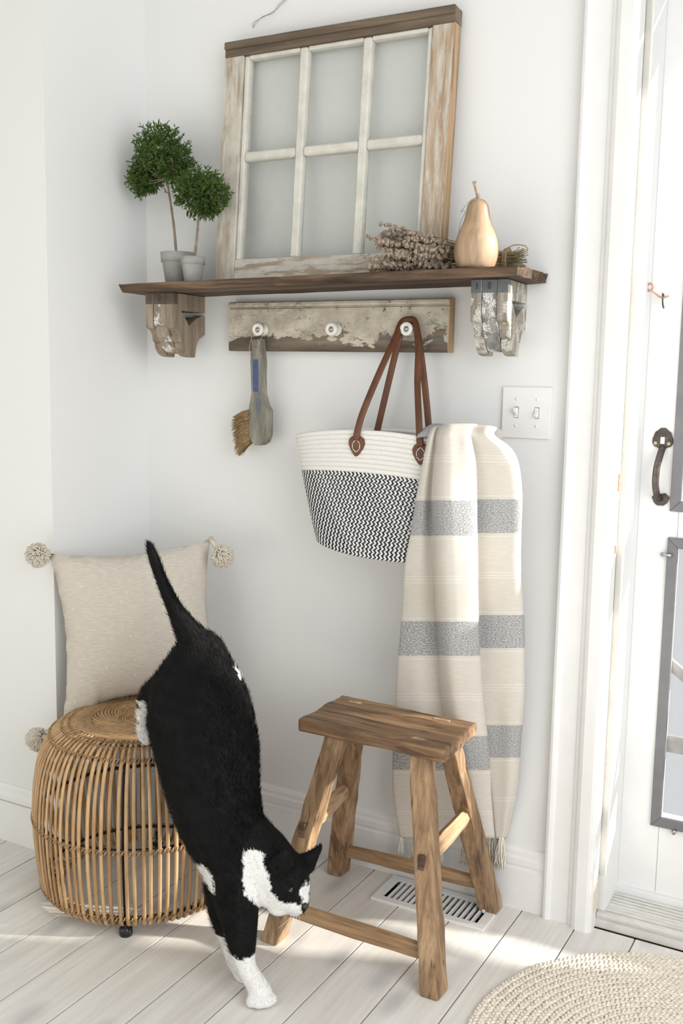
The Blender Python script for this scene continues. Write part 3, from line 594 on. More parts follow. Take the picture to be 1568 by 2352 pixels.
# ================================================================== hand brush
br = thing('hand_brush', (0.41, -0.043, 1.05), 'worn blue and grey wooden hand brush with tan bristles hanging from a knob', 'brush')
hl = [(0.389, 1.343), (0.3835, 1.29), (0.3855, 1.24), (0.3865, 1.205), (0.3805, 1.172), (0.3795, 1.10), (0.386, 1.085), (0.400, 1.077), (0.418, 1.077), (0.432, 1.085), (0.4395, 1.103), (0.4395, 1.165), (0.431, 1.178), (0.4205, 1.205), (0.4185, 1.24), (0.4195, 1.29), (0.411, 1.343)]
n = len(hl); cx_ = 0.410
V, F = [], []
for s, y in ((0.86, -0.058), (1.0, -0.054), (1.0, -0.034), (0.86, -0.030)):
    for x, z in hl: V.append((cx_ + (x - cx_) * s, y, 1.21 + (z - 1.21) * (1 - (1 - s) * 0.12)))
for i in range(3):
    for k in range(n): F.append((i * n + k, i * n + (k + 1) % n, (i + 1) * n + (k + 1) % n, (i + 1) * n + k))
F.append(tuple(range(n))[::-1]); F.append(tuple(3 * n + k for k in range(n)))
fixn(obj('handle', V, F, M['brush'], br))
obj('blue_band', *hexa([(0.395, -0.0590, 1.212), (0.411, -0.0590, 1.212), (0.411, -0.057, 1.212), (0.395, -0.057, 1.212), (0.394, -0.0590, 1.292), (0.409, -0.0590, 1.292), (0.409, -0.057, 1.292), (0.394, -0.057, 1.292)], bevel=0.0005, seg=1), M['brush_blue'], br)
for k in range(10):
    z = 1.163 - k * 0.0085; parts = []
    for q in range(46):
        y = -0.044 + rnd.uniform(-0.012, 0.012); z0 = z + rnd.uniform(-0.0045, 0.0045); L = 0.060 + rnd.uniform(-0.004, 0.004) - (0.006 if k in (0, 9) else 0)
        ang = math.radians(200 + k * 2.6 + rnd.uniform(-4, 4)); dx, dz = math.cos(ang) * L, math.sin(ang) * L
        p0 = Vector((0.383, y, z0)); p2_ = p0 + Vector((dx, rnd.uniform(-0.003, 0.003), dz)); p1_ = (p0 + p2_) / 2 + Vector((0, 0, 0.004))
        parts.append(tube([p0, p1_, p2_], [0.0011, 0.001, 0.0005], 3, cap=False))
    obj('bristle_tuft', *join(*parts), M['bristle'], br)
tw = [catmull([(0.396, -0.060, 1.325), (0.390, -0.060, 1.345), (0.386, -0.045, 1.365), (0.392, -0.034, 1.378), (0.402, -0.033, 1.381), (0.410, -0.034, 1.376), (0.414, -0.045, 1.355), (0.411, -0.060, 1.325), (0.404, -0.062, 1.318), (0.396, -0.060, 1.325)], 4),
      catmull([(0.386, -0.042, 1.362), (0.380, -0.040, 1.352), (0.372, -0.030, 1.346), (0.362, -0.023, 1.338)], 4), catmull([(0.388, -0.058, 1.34), (0.384, -0.06, 1.32), (0.388, -0.062, 1.305), (0.391, -0.06, 1.30)], 4), catmull([(0.386, -0.035, 1.375), (0.384, -0.028, 1.384), (0.388, -0.024, 1.388)], 4)]
obj('twine_loop', *join(*[tube(p, 0.0009, 5) for p in tw]), M['twine'], br)

# ================================================================== rope tote bag
BR = (0.802, -0.100, 0.838); BT = 0.034
bag = thing('tote_bag', BR, 'white rope tote bag with black zigzag lower half and brown leather handles', 'bag', rot=(0, BT, 0))
BMi = (Matrix.Translation(BR) @ Matrix.Rotation(BT, 4, 'Y')).inverted()
def bl(p): return BMi @ Vector(p)
def bag_ab(z):   # half axes at local height
    t = z / 0.295
    return 0.174 + 0.080 * t ** 0.85, 0.070 - 0.010 * t
def oval_tube(zc, r, nseg=132, nr=8, pitch=0.0105):
    a, b = bag_ab(zc); pts = []; L = [0.0]
    e = 0.78
    for i in range(nseg + 1):
        th = 2 * PI * i / nseg; c, s = math.cos(th), math.sin(th)
        pts.append(Vector((a * math.copysign(abs(c) ** e, c), b * math.copysign(abs(s) ** e, s), zc)))
    for i in range(nseg): L.append(L[-1] + (pts[i + 1] - pts[i]).length)
    V, F, UV = [], [], []
    for i in range(nseg + 1):
        d = (pts[(i + 1) % nseg] - pts[(i - 1) % nseg]); nrm = Vector((d.y, -d.x, 0)).normalized()
        for k in range(nr + 1):
            an = PI / 2 - PI * k / nr      # top to bottom, outward half
            V.append(pts[i] + nrm * (math.cos(an) * r * 0.9) + Vector((0, 0, math.sin(an) * r * 1.08))); UV.append((L[i] / pitch, 0.5 + 0.5 * math.sin(an)))
        V.append(pts[i] - nrm * r * 0.8 + Vector((0, 0, 0))); UV.append((L[i] / pitch, 0.5))
    m = nr + 2
    for i in range(nseg):
        for k in range(m):
            F.append((i * m + k, i * m + (k + 1) % m, (i + 1) * m + (k + 1) % m, (i + 1) * m + k))
    return V, F, UV
RH = 0.01065
nz_ = 0
for k in range(27):
    z = RH * (k + 0.5) + 0.004; zig = k < 18
    V, F, UV = oval_tube(z, RH / 2); ah, tt_ = bag_ab(z)[0], z / 0.295
    V = [Vector((v.x, v.y, v.z + (0.005 - 0.030 * (v.x / ah) ** 2) * tt_ + 0.016 * (1 - tt_) * (v.x / ah) ** 2)) for v in V]
    fixn(obj('rope_row', V, F, M['zigzag'] if zig else M['rope_white'], bag, True, uv=UV, local=True))
a, b = bag_ab(0); obj('bag_base', *prism([(0.96 * a * math.copysign(abs(math.cos(q)) ** 0.78, math.cos(q)), b * math.copysign(abs(math.sin(q)) ** 0.78, math.sin(q))) for q in [i * 2 * PI / 64 for i in range(64)]], (0.016, 0.021), 'z'), M['rope_white'], bag, local=True)
def handle(P, name='handle'):
    pts = [bl(p) for p in catmull(P, 7)]
    return obj(name, *tube(pts, 0.0085, 10, flat=0.5, upv=(0, 1, 0)), M['leather'], bag, True, local=True)
kx, kz = 0.812, 1.3665
handle([(0.751, -0.171, 1.112), (0.762, -0.162, 1.170), (0.782, -0.115, 1.270), (0.791, -0.060, 1.345), (0.796, -0.040, 1.380), (kx, -0.0365, kz + 0.0205), (0.831, -0.040, 1.380), (0.851, -0.062, 1.325), (0.868, -0.098, 1.245), (0.895, -0.145, 1.170), (0.912, -0.170, 1.105)])
handle([(0.737, -0.046, 1.105), (0.744, -0.044, 1.140), (0.768, -0.040, 1.250), (0.788, -0.036, 1.340), (0.797, -0.033, 1.374), (kx, -0.0315, kz + 0.0175), (0.829, -0.033, 1.374), (0.842, -0.036, 1.330), (0.858, -0.040, 1.250), (0.872, -0.043, 1.160), (0.880, -0.046, 1.100)])
tear = [(0.0, 0.024), (0.009, 0.0235), (0.017, 0.018), (0.0205, 0.010), (0.019, 0.0), (0.012, -0.012), (0.004, -0.022), (0.0, -0.024), (-0.004, -0.022), (-0.012, -0.012), (-0.019, 0.0), (-0.0205, 0.010), (-0.017, 0.018), (-0.009, 0.0235)]
dia = [(0.0, 0.016), (0.0095, 0.006), (0.009, -0.006), (0.0, -0.014), (-0.009, -0.006), (-0.0095, 0.006)]
for px_, pz in ((0.752, 1.098), (0.912, 1.088)):
    ctr = bl((px_, -0.1675, pz)); 
    a, b = bag_ab(ctr.z)
    yy = -b * (max(0.0, 1 - (abs(ctr.x) / a) ** (2 / 0.78))) ** (0.78 / 2) - RH / 2
    pt = obj('leather_patch', *prism([(ctr.x + p, ctr.z + q) for p, q in tear], (yy - 0.0035, yy + 0.002), 'y'), M['leather'], bag, local=True); bevel_mod(fixn(pt), 0.001, 2)
    for i in range(6):
        p, q = dia[i], dia[(i + 1) % 6]; A = Vector((ctr.x + p[0], yy - 0.004, ctr.z + p[1])); B = Vector((ctr.x + q[0], yy - 0.004, ctr.z + q[1]))
        st_ = obj('stitch', *tube([A.lerp(B, 0.08), A.lerp(B, 0.92)], 0.0008, 6), M['thread'], pt, local=True); st_.location -= pt.location

# ================================================================== throw draped over the bag
BLK = [
[ (0.936,-0.180,1.131,1.000),(0.942,-0.188,1.132,1.000),(0.950,-0.192,1.133,1.000),(0.948,-0.176,1.132,1.000),(0.956,-0.181,1.132,1.000),(0.969,-0.194,1.134,1.000),(0.989,-0.204,1.135,1.000),(1.011,-0.196,1.136,1.000),(1.028,-0.188,1.136,1.000),(1.033,-0.180,1.136,1.000),(1.026,-0.170,1.135,0.997),(1.045,-0.168,1.136,0.997),(1.063,-0.166,1.137,0.997),(1.070,-0.154,1.136,0.997),(1.071,-0.136,1.135,0.997) ],
[ (0.931,-0.180,1.103,1.030),(0.936,-0.188,1.103,1.030),(0.946,-0.192,1.104,1.030),(0.945,-0.175,1.103,1.030),(0.954,-0.180,1.104,1.030),(0.970,-0.200,1.106,1.030),(0.993,-0.212,1.108,1.030),(1.018,-0.202,1.108,1.030),(1.036,-0.192,1.109,1.030),(1.041,-0.181,1.108,1.030),(1.033,-0.168,1.107,1.028),(1.060,-0.166,1.109,1.028),(1.089,-0.164,1.110,1.028),(1.106,-0.152,1.110,1.028),(1.108,-0.134,1.109,1.028) ],
[ (0.924,-0.180,1.064,1.070),(0.929,-0.188,1.065,1.070),(0.941,-0.192,1.066,1.070),(0.942,-0.174,1.065,1.070),(0.951,-0.179,1.066,1.070),(0.971,-0.208,1.069,1.070),(0.998,-0.222,1.072,1.070),(1.025,-0.211,1.072,1.070),(1.046,-0.197,1.073,1.070),(1.049,-0.183,1.072,1.070),(1.039,-0.165,1.070,1.070),(1.071,-0.163,1.072,1.070),(1.104,-0.161,1.073,1.070),(1.125,-0.149,1.074,1.070),(1.126,-0.131,1.073,1.070) ],
[ (0.912,-0.179,0.996,1.140),(0.917,-0.187,0.997,1.140),(0.934,-0.191,0.999,1.140),(0.939,-0.172,0.997,1.140),(0.947,-0.177,0.998,1.140),(0.974,-0.222,1.005,1.140),(1.006,-0.240,1.009,1.140),(1.033,-0.226,1.009,1.140),(1.053,-0.206,1.009,1.140),(1.054,-0.186,1.007,1.140),(1.041,-0.160,1.003,1.143),(1.074,-0.158,1.006,1.143),(1.109,-0.156,1.008,1.143),(1.132,-0.144,1.009,1.143),(1.134,-0.126,1.007,1.143) ],
[ (0.900,-0.178,0.917,1.220),(0.906,-0.186,0.918,1.220),(0.930,-0.190,0.921,1.220),(0.942,-0.170,0.919,1.220),(0.951,-0.175,0.921,1.220),(0.979,-0.222,0.929,1.220),(1.010,-0.240,0.935,1.220),(1.037,-0.226,0.935,1.220),(1.057,-0.206,0.935,1.220),(1.058,-0.186,0.932,1.220),(1.041,-0.149,0.926,1.226),(1.073,-0.147,0.928,1.226),(1.107,-0.145,0.931,1.226),(1.130,-0.133,0.932,1.226),(1.131,-0.115,0.930,1.226) ],
[ (0.885,-0.170,0.835,1.300),(0.891,-0.178,0.837,1.300),(0.924,-0.182,0.841,1.300),(0.943,-0.161,0.840,1.300),(0.952,-0.166,0.841,1.300),(0.980,-0.215,0.852,1.300),(1.011,-0.233,0.859,1.300),(1.038,-0.219,0.859,1.300),(1.058,-0.199,0.858,1.300),(1.059,-0.179,0.855,1.300),(1.039,-0.133,0.846,1.309),(1.071,-0.131,0.849,1.309),(1.104,-0.129,0.852,1.309),(1.126,-0.117,0.853,1.309),(1.128,-0.099,0.850,1.309) ],
[ (0.863,-0.132,0.724,1.400),(0.869,-0.140,0.727,1.400),(0.908,-0.144,0.733,1.400),(0.936,-0.125,0.732,1.400),(0.944,-0.130,0.734,1.400),(0.974,-0.181,0.748,1.400),(1.004,-0.199,0.756,1.400),(1.031,-0.185,0.757,1.400),(1.050,-0.165,0.755,1.400),(1.051,-0.145,0.751,1.400),(1.031,-0.100,0.740,1.414),(1.065,-0.098,0.744,1.414),(1.101,-0.096,0.748,1.414),(1.126,-0.084,0.749,1.414),(1.128,-0.066,0.746,1.414) ],
[ (0.852,-0.119,0.616,1.500),(0.858,-0.127,0.619,1.500),(0.905,-0.131,0.627,1.500),(0.938,-0.110,0.627,1.500),(0.947,-0.115,0.630,1.500),(0.970,-0.151,0.642,1.500),(1.000,-0.169,0.650,1.500),(1.027,-0.155,0.651,1.500),(1.046,-0.135,0.649,1.500),(1.048,-0.115,0.645,1.500),(1.033,-0.085,0.636,1.518),(1.068,-0.083,0.640,1.518),(1.104,-0.081,0.645,1.518),(1.128,-0.069,0.646,1.518),(1.130,-0.051,0.642,1.518) ],
[ (0.841,-0.107,0.506,1.600),(0.847,-0.115,0.509,1.600),(0.902,-0.119,0.520,1.600),(0.943,-0.095,0.520,1.600),(0.951,-0.100,0.523,1.600),(0.968,-0.121,0.532,1.600),(0.998,-0.139,0.542,1.600),(1.025,-0.125,0.543,1.600),(1.045,-0.105,0.540,1.600),(1.047,-0.085,0.535,1.600),(1.039,-0.072,0.530,1.622),(1.072,-0.070,0.536,1.622),(1.105,-0.069,0.541,1.622),(1.127,-0.057,0.541,1.622),(1.130,-0.038,0.537,1.622) ],
[ (0.825,-0.077,0.386,1.700),(0.831,-0.085,0.389,1.700),(0.901,-0.089,0.404,1.700),(0.956,-0.065,0.407,1.700),(0.964,-0.070,0.411,1.700),(0.985,-0.101,0.424,1.700),(1.012,-0.119,0.436,1.700),(1.037,-0.105,0.436,1.700),(1.054,-0.085,0.433,1.700),(1.056,-0.065,0.427,1.700),(1.051,-0.060,0.425,1.726),(1.078,-0.058,0.429,1.726),(1.104,-0.056,0.434,1.726),(1.119,-0.044,0.433,1.726),(1.122,-0.026,0.428,1.726) ],
[ (0.815,-0.052,0.264,1.800),(0.821,-0.060,0.269,1.800),(0.905,-0.064,0.288,1.800),(0.974,-0.042,0.296,1.800),(0.983,-0.047,0.299,1.800),(0.998,-0.064,0.308,1.800),(1.020,-0.079,0.319,1.800),(1.043,-0.067,0.319,1.800),(1.058,-0.052,0.317,1.800),(1.062,-0.037,0.313,1.800),(1.062,-0.047,0.316,1.830),(1.083,-0.045,0.320,1.830),(1.104,-0.043,0.324,1.830),(1.113,-0.031,0.322,1.830),(1.115,-0.013,0.316,1.830) ],
[ (0.821,-0.037,0.170,1.880),(0.828,-0.045,0.174,1.880),(0.923,-0.049,0.198,1.880),(1.004,-0.030,0.210,1.880),(1.013,-0.035,0.214,1.880),(1.025,-0.048,0.222,1.880),(1.039,-0.060,0.230,1.880),(1.056,-0.050,0.230,1.880),(1.064,-0.039,0.228,1.880),(1.070,-0.027,0.225,1.880),(1.070,-0.037,0.228,1.914),(1.084,-0.035,0.231,1.914),(1.096,-0.033,0.233,1.914),(1.097,-0.021,0.229,1.914),(1.099,-0.003,0.222,1.914) ],
[ (0.829,-0.028,0.117,1.925),(0.835,-0.036,0.121,1.925),(0.934,-0.040,0.148,1.925),(1.021,-0.023,0.162,1.925),(1.029,-0.028,0.166,1.925),(1.041,-0.040,0.174,1.925),(1.051,-0.050,0.180,1.925),(1.063,-0.041,0.180,1.925),(1.068,-0.032,0.177,1.925),(1.075,-0.023,0.175,1.925),(1.074,-0.031,0.178,1.961),(1.083,-0.029,0.180,1.961),(1.089,-0.027,0.180,1.961),(1.084,-0.015,0.174,1.961),(1.086,0.003,0.167,1.961) ],
]
rows_ = []
# the cloth first rolls over the rim of the bag
r0 = BLK[0]
rows_.append([(x - 0.004, y + 0.062, z - 0.012, v - 0.075) for x, y, z, v in r0])
rows_.append([(x - 0.002, y + 0.048, z + 0.008 + 0.010 * math.sin(PI * i / 14), v - 0.05) for i, (x, y, z, v) in enumerate(r0)])
rows_.append([(x - 0.002, y + 0.022, z + 0.014 + 0.006 * math.sin(PI * i / 14), v - 0.022) for i, (x, y, z, v) in enumerate(r0)])
rows_ += BLK
def dens_row(R, k=5):
    P = catmull([p[:3] for p in R], k); vv_ = []
    for i in range(len(R) - 1):
        for q in range(k): vv_.append(R[i][3] + (R[i + 1][3] - R[i][3]) * q / k)
    vv_.append(R[-1][3]); return P, vv_
D = [dens_row(R) for R in rows_]; nc = len(D[0][0])
cols_ = [catmull([D[r][0][c] for r in range(len(D))], 4) for c in range(nc)]
vcol = []
for c in range(nc):
    o_ = []
    for r in range(len(D) - 1):
        for q in range(4): o_.append(D[r][1][c] + (D[r + 1][1][c] - D[r][1][c]) * q / 4)
    o_.append(D[-1][1][c]); vcol.append(o_)
nr_ = len(cols_[0]); V, UV, F = [], [], []
ul = [0.0]
mid = nr_ // 2
for c in range(1, nc): ul.append(ul[-1] + (cols_[c][mid] - cols_[c - 1][mid]).length)
for r in range(nr_):
    for c in range(nc):
        p = cols_[c][r].copy(); w = 0.0016 * noise.noise(Vector((p.x * 30, p.z * 9, 1.0))) + 0.0022 * noise.noise(Vector((p.x * 12, p.z * 4, 5.0)))
        p.y += w; V.append(p); UV.append((ul[c], vcol[c][r]))
for r in range(nr_ - 1):
    for c in range(nc - 1): F.append((r * nc + c, (r + 1) * nc + c, (r + 1) * nc + c + 1, r * nc + c + 1))
thr = thing('throw_blanket', (0.98, -0.07, 0.11), 'cream linen throw with grey woven bands and a fringe draped over the bag', 'blanket')
cl = obj('cloth', V, F, M['throw'], thr, True, uv=UV); fixn(cl)
sm = cl.modifiers.new('thick', 'SOLIDIFY'); sm.thickness = 0.003; sm.offset = 0.0
# a grey folded end tucked into the bag
gv, gf, guv = [], [], []
for i in range(15):
    for j in range(9):
        u_, w_ = i / 14, j / 8; x = 0.905 + 0.095 * u_; gv.append((x, -0.172 + 0.085 * w_, 1.120 + 0.034 * math.sin(PI * min(1, w_ * 1.1 + 0.05)) * (0.55 + 0.45 * math.sin(PI * u_)) + 0.002 * math.sin(u_ * 9)))
for i in range(14):
    for j in range(8): gf.append((i * 9 + j, (i + 1) * 9 + j, (i + 1) * 9 + j + 1, i * 9 + j + 1))
ge = obj('folded_end', gv, gf, M['throw_grey'], thr, True); fixn(ge); sm = ge.modifiers.new('thick', 'SOLIDIFY'); sm.thickness = 0.004
bot = [cols_[c][-1] for c in range(nc)]
step = 3
for c in range(1, nc - 1, step):
    p = bot[c].copy(); parts = []; p.y = max(p.y, -0.016) if 1.0 < p.x < 1.078 else min(p.y, -0.016)
    dz_ = rnd.uniform(0.052, 0.070)
    parts.append(tube([p + Vector((0, 0, 0.004)), p + Vector((rnd.uniform(-.002, .002), 0, -0.008))], [0.003, 0.0036], 6))
    for q in range(14):
        a0 = p + Vector((rnd.uniform(-.003, .003), rnd.uniform(-.003, .003), -0.004)); tip = a0 + Vector((rnd.uniform(-.010, .010), rnd.uniform(-.008, .004), -dz_ + rnd.uniform(-.008, .012)))
        mid_ = (a0 + tip) / 2 + Vector((rnd.uniform(-.004, .004), rnd.uniform(-.004, .002), 0))
        parts.append(tube(catmull([a0, mid_, tip], 3), [0.0015] * 6 + [0.0008], 4))
    obj('tassel', *join(*parts), M['fringe'], thr, True)

# ================================================================== wooden stool
st = thing('stool', (0.89, -0.245, 0.0), 'rustic worn elm stool with splayed legs and a rectangular seat', 'stool')
bm = bmesh.new()
q = [(0.716, -0.352, 0.472), (1.072, -0.358, 0.472), (1.066, -0.160, 0.472), (0.714, -0.148, 0.472)]
V, F = hexa(q + [(x, y, 0.501) for x, y, z in q], bevel=0.007, seg=3)
vs_ = [bm.verts.new(v) for v in V]; [bm.faces.new([vs_[i] for i in f]) for f in F]
bmesh.ops.subdivide_edges(bm, edges=[e for e in bm.edges if e.calc_length() > 0.25], cuts=30, use_grid_fill=True)
bmesh.ops.subdivide_edges(bm, edges=[e for e in bm.edges if 0.1 < e.calc_length() <= 0.25], cuts=16, use_grid_fill=True)
bm.normal_update()
for v in bm.verts:
    p = v.co; s = 0.004 * noise.noise(Vector((p.x * 8, p.y * 20, 2))) + 0.0016 * noise.noise(Vector((p.x * 22, p.y * 70, 7)))
    if v.normal.z > 0.6: s -= 0.0045 * math.exp(-((p.x - 0.89) / 0.14) ** 2 - ((p.y + 0.25) / 0.07) ** 2)
    v.co = p + v.normal * s
obj('seat', *bm_out(bm), M['seat'], st)
for x, y, w, h in ((0.775, -0.318, 0.045, 0.010), (1.005, -0.322, 0.050, 0.010), (0.77, -0.180, 0.036, 0.007), (0.99, -0.186, 0.04, 0.007)):
    obj('tenon_end', *box(x - w / 2, x + w / 2, y - h / 2, y + h / 2, 0.494, 0.5012, bevel=0.0008, seg=1, cuts=4, jit=0.0015, jscale=120), M['stretcher_y'], st)
legs = [((1.088, -0.412, 0.0), (1.006, -0.325, 0.478)), ((0.695, -0.408, 0.0), (0.803, -0.322, 0.478)), ((0.667, -0.062, 0.0), (0.768, -0.178, 0.478)), ((1.071, -0.036, 0.0), (0.998, -0.180, 0.478))]
LS = {}
for i, (p0, p1) in enumerate(legs):
    V, F = beam(p0, p1, 0.043, 0.052, bevel=0.006, top=(0.042, 0.046), seg=2, cuts=14, jit=0.0030, jscale=38, seed=3.3 * i)
    LS[i] = obj('leg', V, F, M['stool'], st)
def legat(i, z):
    a, b = Vector(legs[i][0]), Vector(legs[i][1]); return a.lerp(b, z / 0.478)
def stretch(i, j, z, w, h, mat, ext=0.0):
    a, b = legat(i, z), legat(j, z); d = (b - a); d.normalize(); a = a - d * ext; b = b + d * ext
    pts = [a.lerp(b, k / 8) for k in range(9)]
    V, F = tube(pts, [h * (0.92 + 0.16 * math.sin(PI * k / 8)) for k in range(9)], 8, flat=w / h, upv=(0, 0, 1))
    V = [v + Vector((noise.noise(v * 30) * 0.002, noise.noise(v * 30 + Vector((9, 0, 0))) * 0.002, noise.noise(v * 30 + Vector((0, 9, 0))) * 0.002)) for v in V]
    return obj('stretcher', V, F, mat, st, False)
stretch(0, 3, 0.262, 0.019, 0.016, M['stretcher_y'], 0.0); stretch(1, 2, 0.262, 0.019, 0.016, M['stretcher_y'], 0.0)
stretch(1, 0, 0.075, 0.020, 0.013, M['stretcher_x'], 0.0); stretch(2, 3, 0.072, 0.018, 0.013, M['stretcher_x'], 0.0)
for i in (0, 1):
    p = legat(i, 0.262); obj('tenon_end', *box(p.x - 0.010, p.x + 0.006, p.y - 0.0285, p.y - 0.02, p.z - 0.016, p.z + 0.018, bevel=0.002, seg=1, cuts=2, jit=0.002, jscale=120), M['shelf'], st)

# ================================================================== rattan ottoman
OC = (0.288, -0.371)
ot = thing('rattan_ottoman', (OC[0], OC[1], 0.0), 'round barrel-shaped rattan cane ottoman on small black feet', 'ottoman')
prof = [(0.190, 0.026), (0.214, 0.021), (0.231, 0.029), (0.2415, 0.052), (0.2505, 0.12), (0.2555, 0.20), (0.253, 0.27), (0.245, 0.33), (0.231, 0.375), (0.213, 0.404), (0.196, 0.418), (0.175, 0.427), (0.150, 0.430)]
pf = catmull([(r, 0, z) for r, z in prof], 2)
NC = 88; a0_ = math.atan2(-0.198, 0.114)
V, F = tube(pf, [0.0034] * (len(pf) - 6) + [0.0033, 0.0032, 0.0031, 0.0029, 0.0027, 0.0026], 6, flat=1.42, upv=(0, 1, 0))
V = [(x, y, z) for x, y, z in V]
cane0 = obj('cane', V, F, M['rattan'], ot, True, local=True, center=False); cane0.rotation_euler = (0, 0, a0_ + PI / NC)
for k in range(1, NC):
    copy_part(cane0, ot, (0, 0, 0), (0, 0, a0_ + PI / NC + 2 * PI * k / NC + rnd.uniform(-0.008, 0.008)))
def ring(r, z, rad, name, mat, n=72, seg=6, parent=ot):
    return obj(name, *tube([(r * math.cos(2 * PI * k / n), r * math.sin(2 * PI * k / n), z) for k in range(n)], rad, seg, closed=True), mat, parent, True, local=True)
for r, z in ((0.205, 0.399), (0.2475, 0.212), (0.234, 0.046), (0.165, 0.421)): ring(r, z, 0.0038, 'metal_ring', M['black_metal'])
for k in range(4):
    q = [(r - 0.009, 0, z) for r, z in prof[1:10]]; rod = obj('metal_rod', *tube(q, 0.0028, 6), M['black_metal'], ot, True, local=True, center=False); rod.rotation_euler = (0, 0, a0_ + k * PI / 2)
    ft = obj('foot', *lathe([(0.006, 0.0), (0.0145, 0.0), (0.0155, 0.006), (0.0150, 0.016), (0.0115, 0.021), (0.006, 0.023), (0.006, 0.036)], 20, OC[0] + 0.222 * math.cos(a0_ + k * PI / 2), OC[1] + 0.222 * math.sin(a0_ + k * PI / 2)), M['black_foot'], ot, True)
def binding(r, z, amp, rr):
    parts = []
    for ph in (0.0, PI):
        n_ = NC * 8; pts = []
        for k in range(n_):
            th = 2 * PI * k / n_; w = NC * th + ph
            pts.append((( r + amp * 0.9 * math.cos(w)) * math.cos(th + a0_), (r + amp * 0.9 * math.cos(w)) * math.sin(th + a0_), z + amp * math.sin(w) * 0.8 + 0.0012 * math.sin(3 * w)))
        parts.append(tube(pts, rr, 4, closed=True))
    return obj('binding', *join(*parts), M['binding'], ot, True, local=True)
binding(0.2125, 0.4045, 0.0062, 0.0017); binding(0.2550, 0.209, 0.0062, 0.0017); binding(0.2390, 0.046, 0.0062, 0.0017); binding(0.186, 0.4235, 0.0046, 0.0011); binding(0.170, 0.4285, 0.0042, 0.0011)
for k in range(7): ring(0.121 + 0.0052 * k, 0.4305 + 0.0004 * math.sin(k), 0.0030, 'coil', M['rattan'], 64, 5)
for k in range(9): ring(0.008 + 0.0062 * k, 0.430, 0.0032, 'coil', M['rattan'], 48, 5)
sw = [(0.120 - 0.062 * u_, 0, 0) for u_ in [k / 10 for k in range(11)]]
q = [((0.119 - 0.060 * u_) * math.cos(1.15 * u_), (0.119 - 0.060 * u_) * math.sin(1.15 * u_), 0.4295 + 0.0025 * math.sin(PI * u_)) for u_ in [k / 10 for k in range(11)]]
swc = obj('swirl_cane', *tube(q, 0.0034, 6, flat=0.7, upv=(0, 0, 1)), M['rattan'], ot, True, local=True, center=False)
for k in range(1, 36): copy_part(swc, ot, (0, 0, 0), (0, 0, 2 * PI * k / 36))

# ================================================================== pillow
RW, UP, NN = Vector((0.7071, 0.7071, 0)), Vector((0, 0, 1)), Vector((0.7071, -0.7071, 0))
tilt = math.radians(9); UPt = UP * math.cos(tilt) - NN * math.sin(tilt); NNt = NN * math.cos(tilt) + UP * math.sin(tilt)
roll = math.radians(3.5); Rr = RW * math.cos(roll) + UPt * math.sin(roll); Ur = UPt * math.cos(roll) - RW * math.sin(roll)
PC = Vector((0.178, -0.252, 0.618)); HW = 0.203
pil = thing('pillow', (0.19, -0.30, 0.432), 'square natural linen pillow with cream yarn pompoms leaning in the alcove', 'pillow')
N_ = 36; V, F = [], []
def pill(u_, v_, s):
    sx_ = HW * u_ * (1 - 0.125 * (1 - v_ * v_)); sz_ = HW * v_ * (1 - 0.115 * (1 - u_ * u_))
    th = 0.068 * (max(0, (1 - u_ * u_)) * max(0, (1 - v_ * v_))) ** 0.55
    d = s * th + 0.003 * noise.noise(Vector((u_ * 3, v_ * 3, 2 + s)))
    if v_ < -0.55: sz_ += 0.004 * ((-v_ - 0.55) / 0.45) * (1 - abs(u_) ** 3); 
    if u_ < -0.6 and v_ < -0.5: sz_ -= 0.012
    e = 0.0025 * noise.noise(Vector((u_ * 9, v_ * 9, 1)))
    return PC + Rr * (sx_ + e) + Ur * (sz_ + e) + NNt * d
for s in (1, -1):
    for i in range(N_ + 1):
        for j in range(N_ + 1): V.append(pill(-1 + 2 * i / N_, -1 + 2 * j / N_, s))
b_ = (N_ + 1) ** 2
for i in range(N_):
    for j in range(N_):
        k = i * (N_ + 1) + j; F.append((k, k + N_ + 1, k + N_ + 2, k + 1)); F.append((b_ + k, b_ + k + 1, b_ + k + N_ + 2, b_ + k + N_ + 1))
po = obj('cover', V, F, M['linen'], pil, True)
bm = bmesh.new(); bm.from_mesh(po.data); bmesh.ops.remove_doubles(bm, verts=bm.verts[:], dist=0.0006); bmesh.ops.recalc_face_normals(bm, faces=bm.faces[:]); bm.to_mesh(po.data); bm.free()
for u_, v_, off in ((-1, 1, (0.012, -0.424, 0.812)), (1, 1, (0.342, -0.116, 0.796)), (-1, -1, (0.020, -0.447, 0.352))):
    c0 = pill(u_, v_, 0); cc = Vector(off); ax = (cc - c0).normalized(); parts = [tube([c0, c0.lerp(cc, 0.6)], [0.008, 0.005], 8)]
    for q in range(420):
        d = Vector((rnd.gauss(0, 1), rnd.gauss(0, 1), rnd.gauss(0, 1))).normalized(); d = (d + ax * 0.5).normalized() if d.dot(ax) < -0.3 else d
        L = 0.0295 + rnd.uniform(-0.0025, 0.0025); sag = Vector((0, 0, -0.004))
        s0 = cc - ax * 0.012 + d * 0.004; parts.append(tube([s0, cc - ax * 0.006 + d * L * 0.55, cc + d * L + sag], [0.0018, 0.0022, 0.0019], 5))
    obj('pompom', *join(*parts), M['yarn'], pil, True)
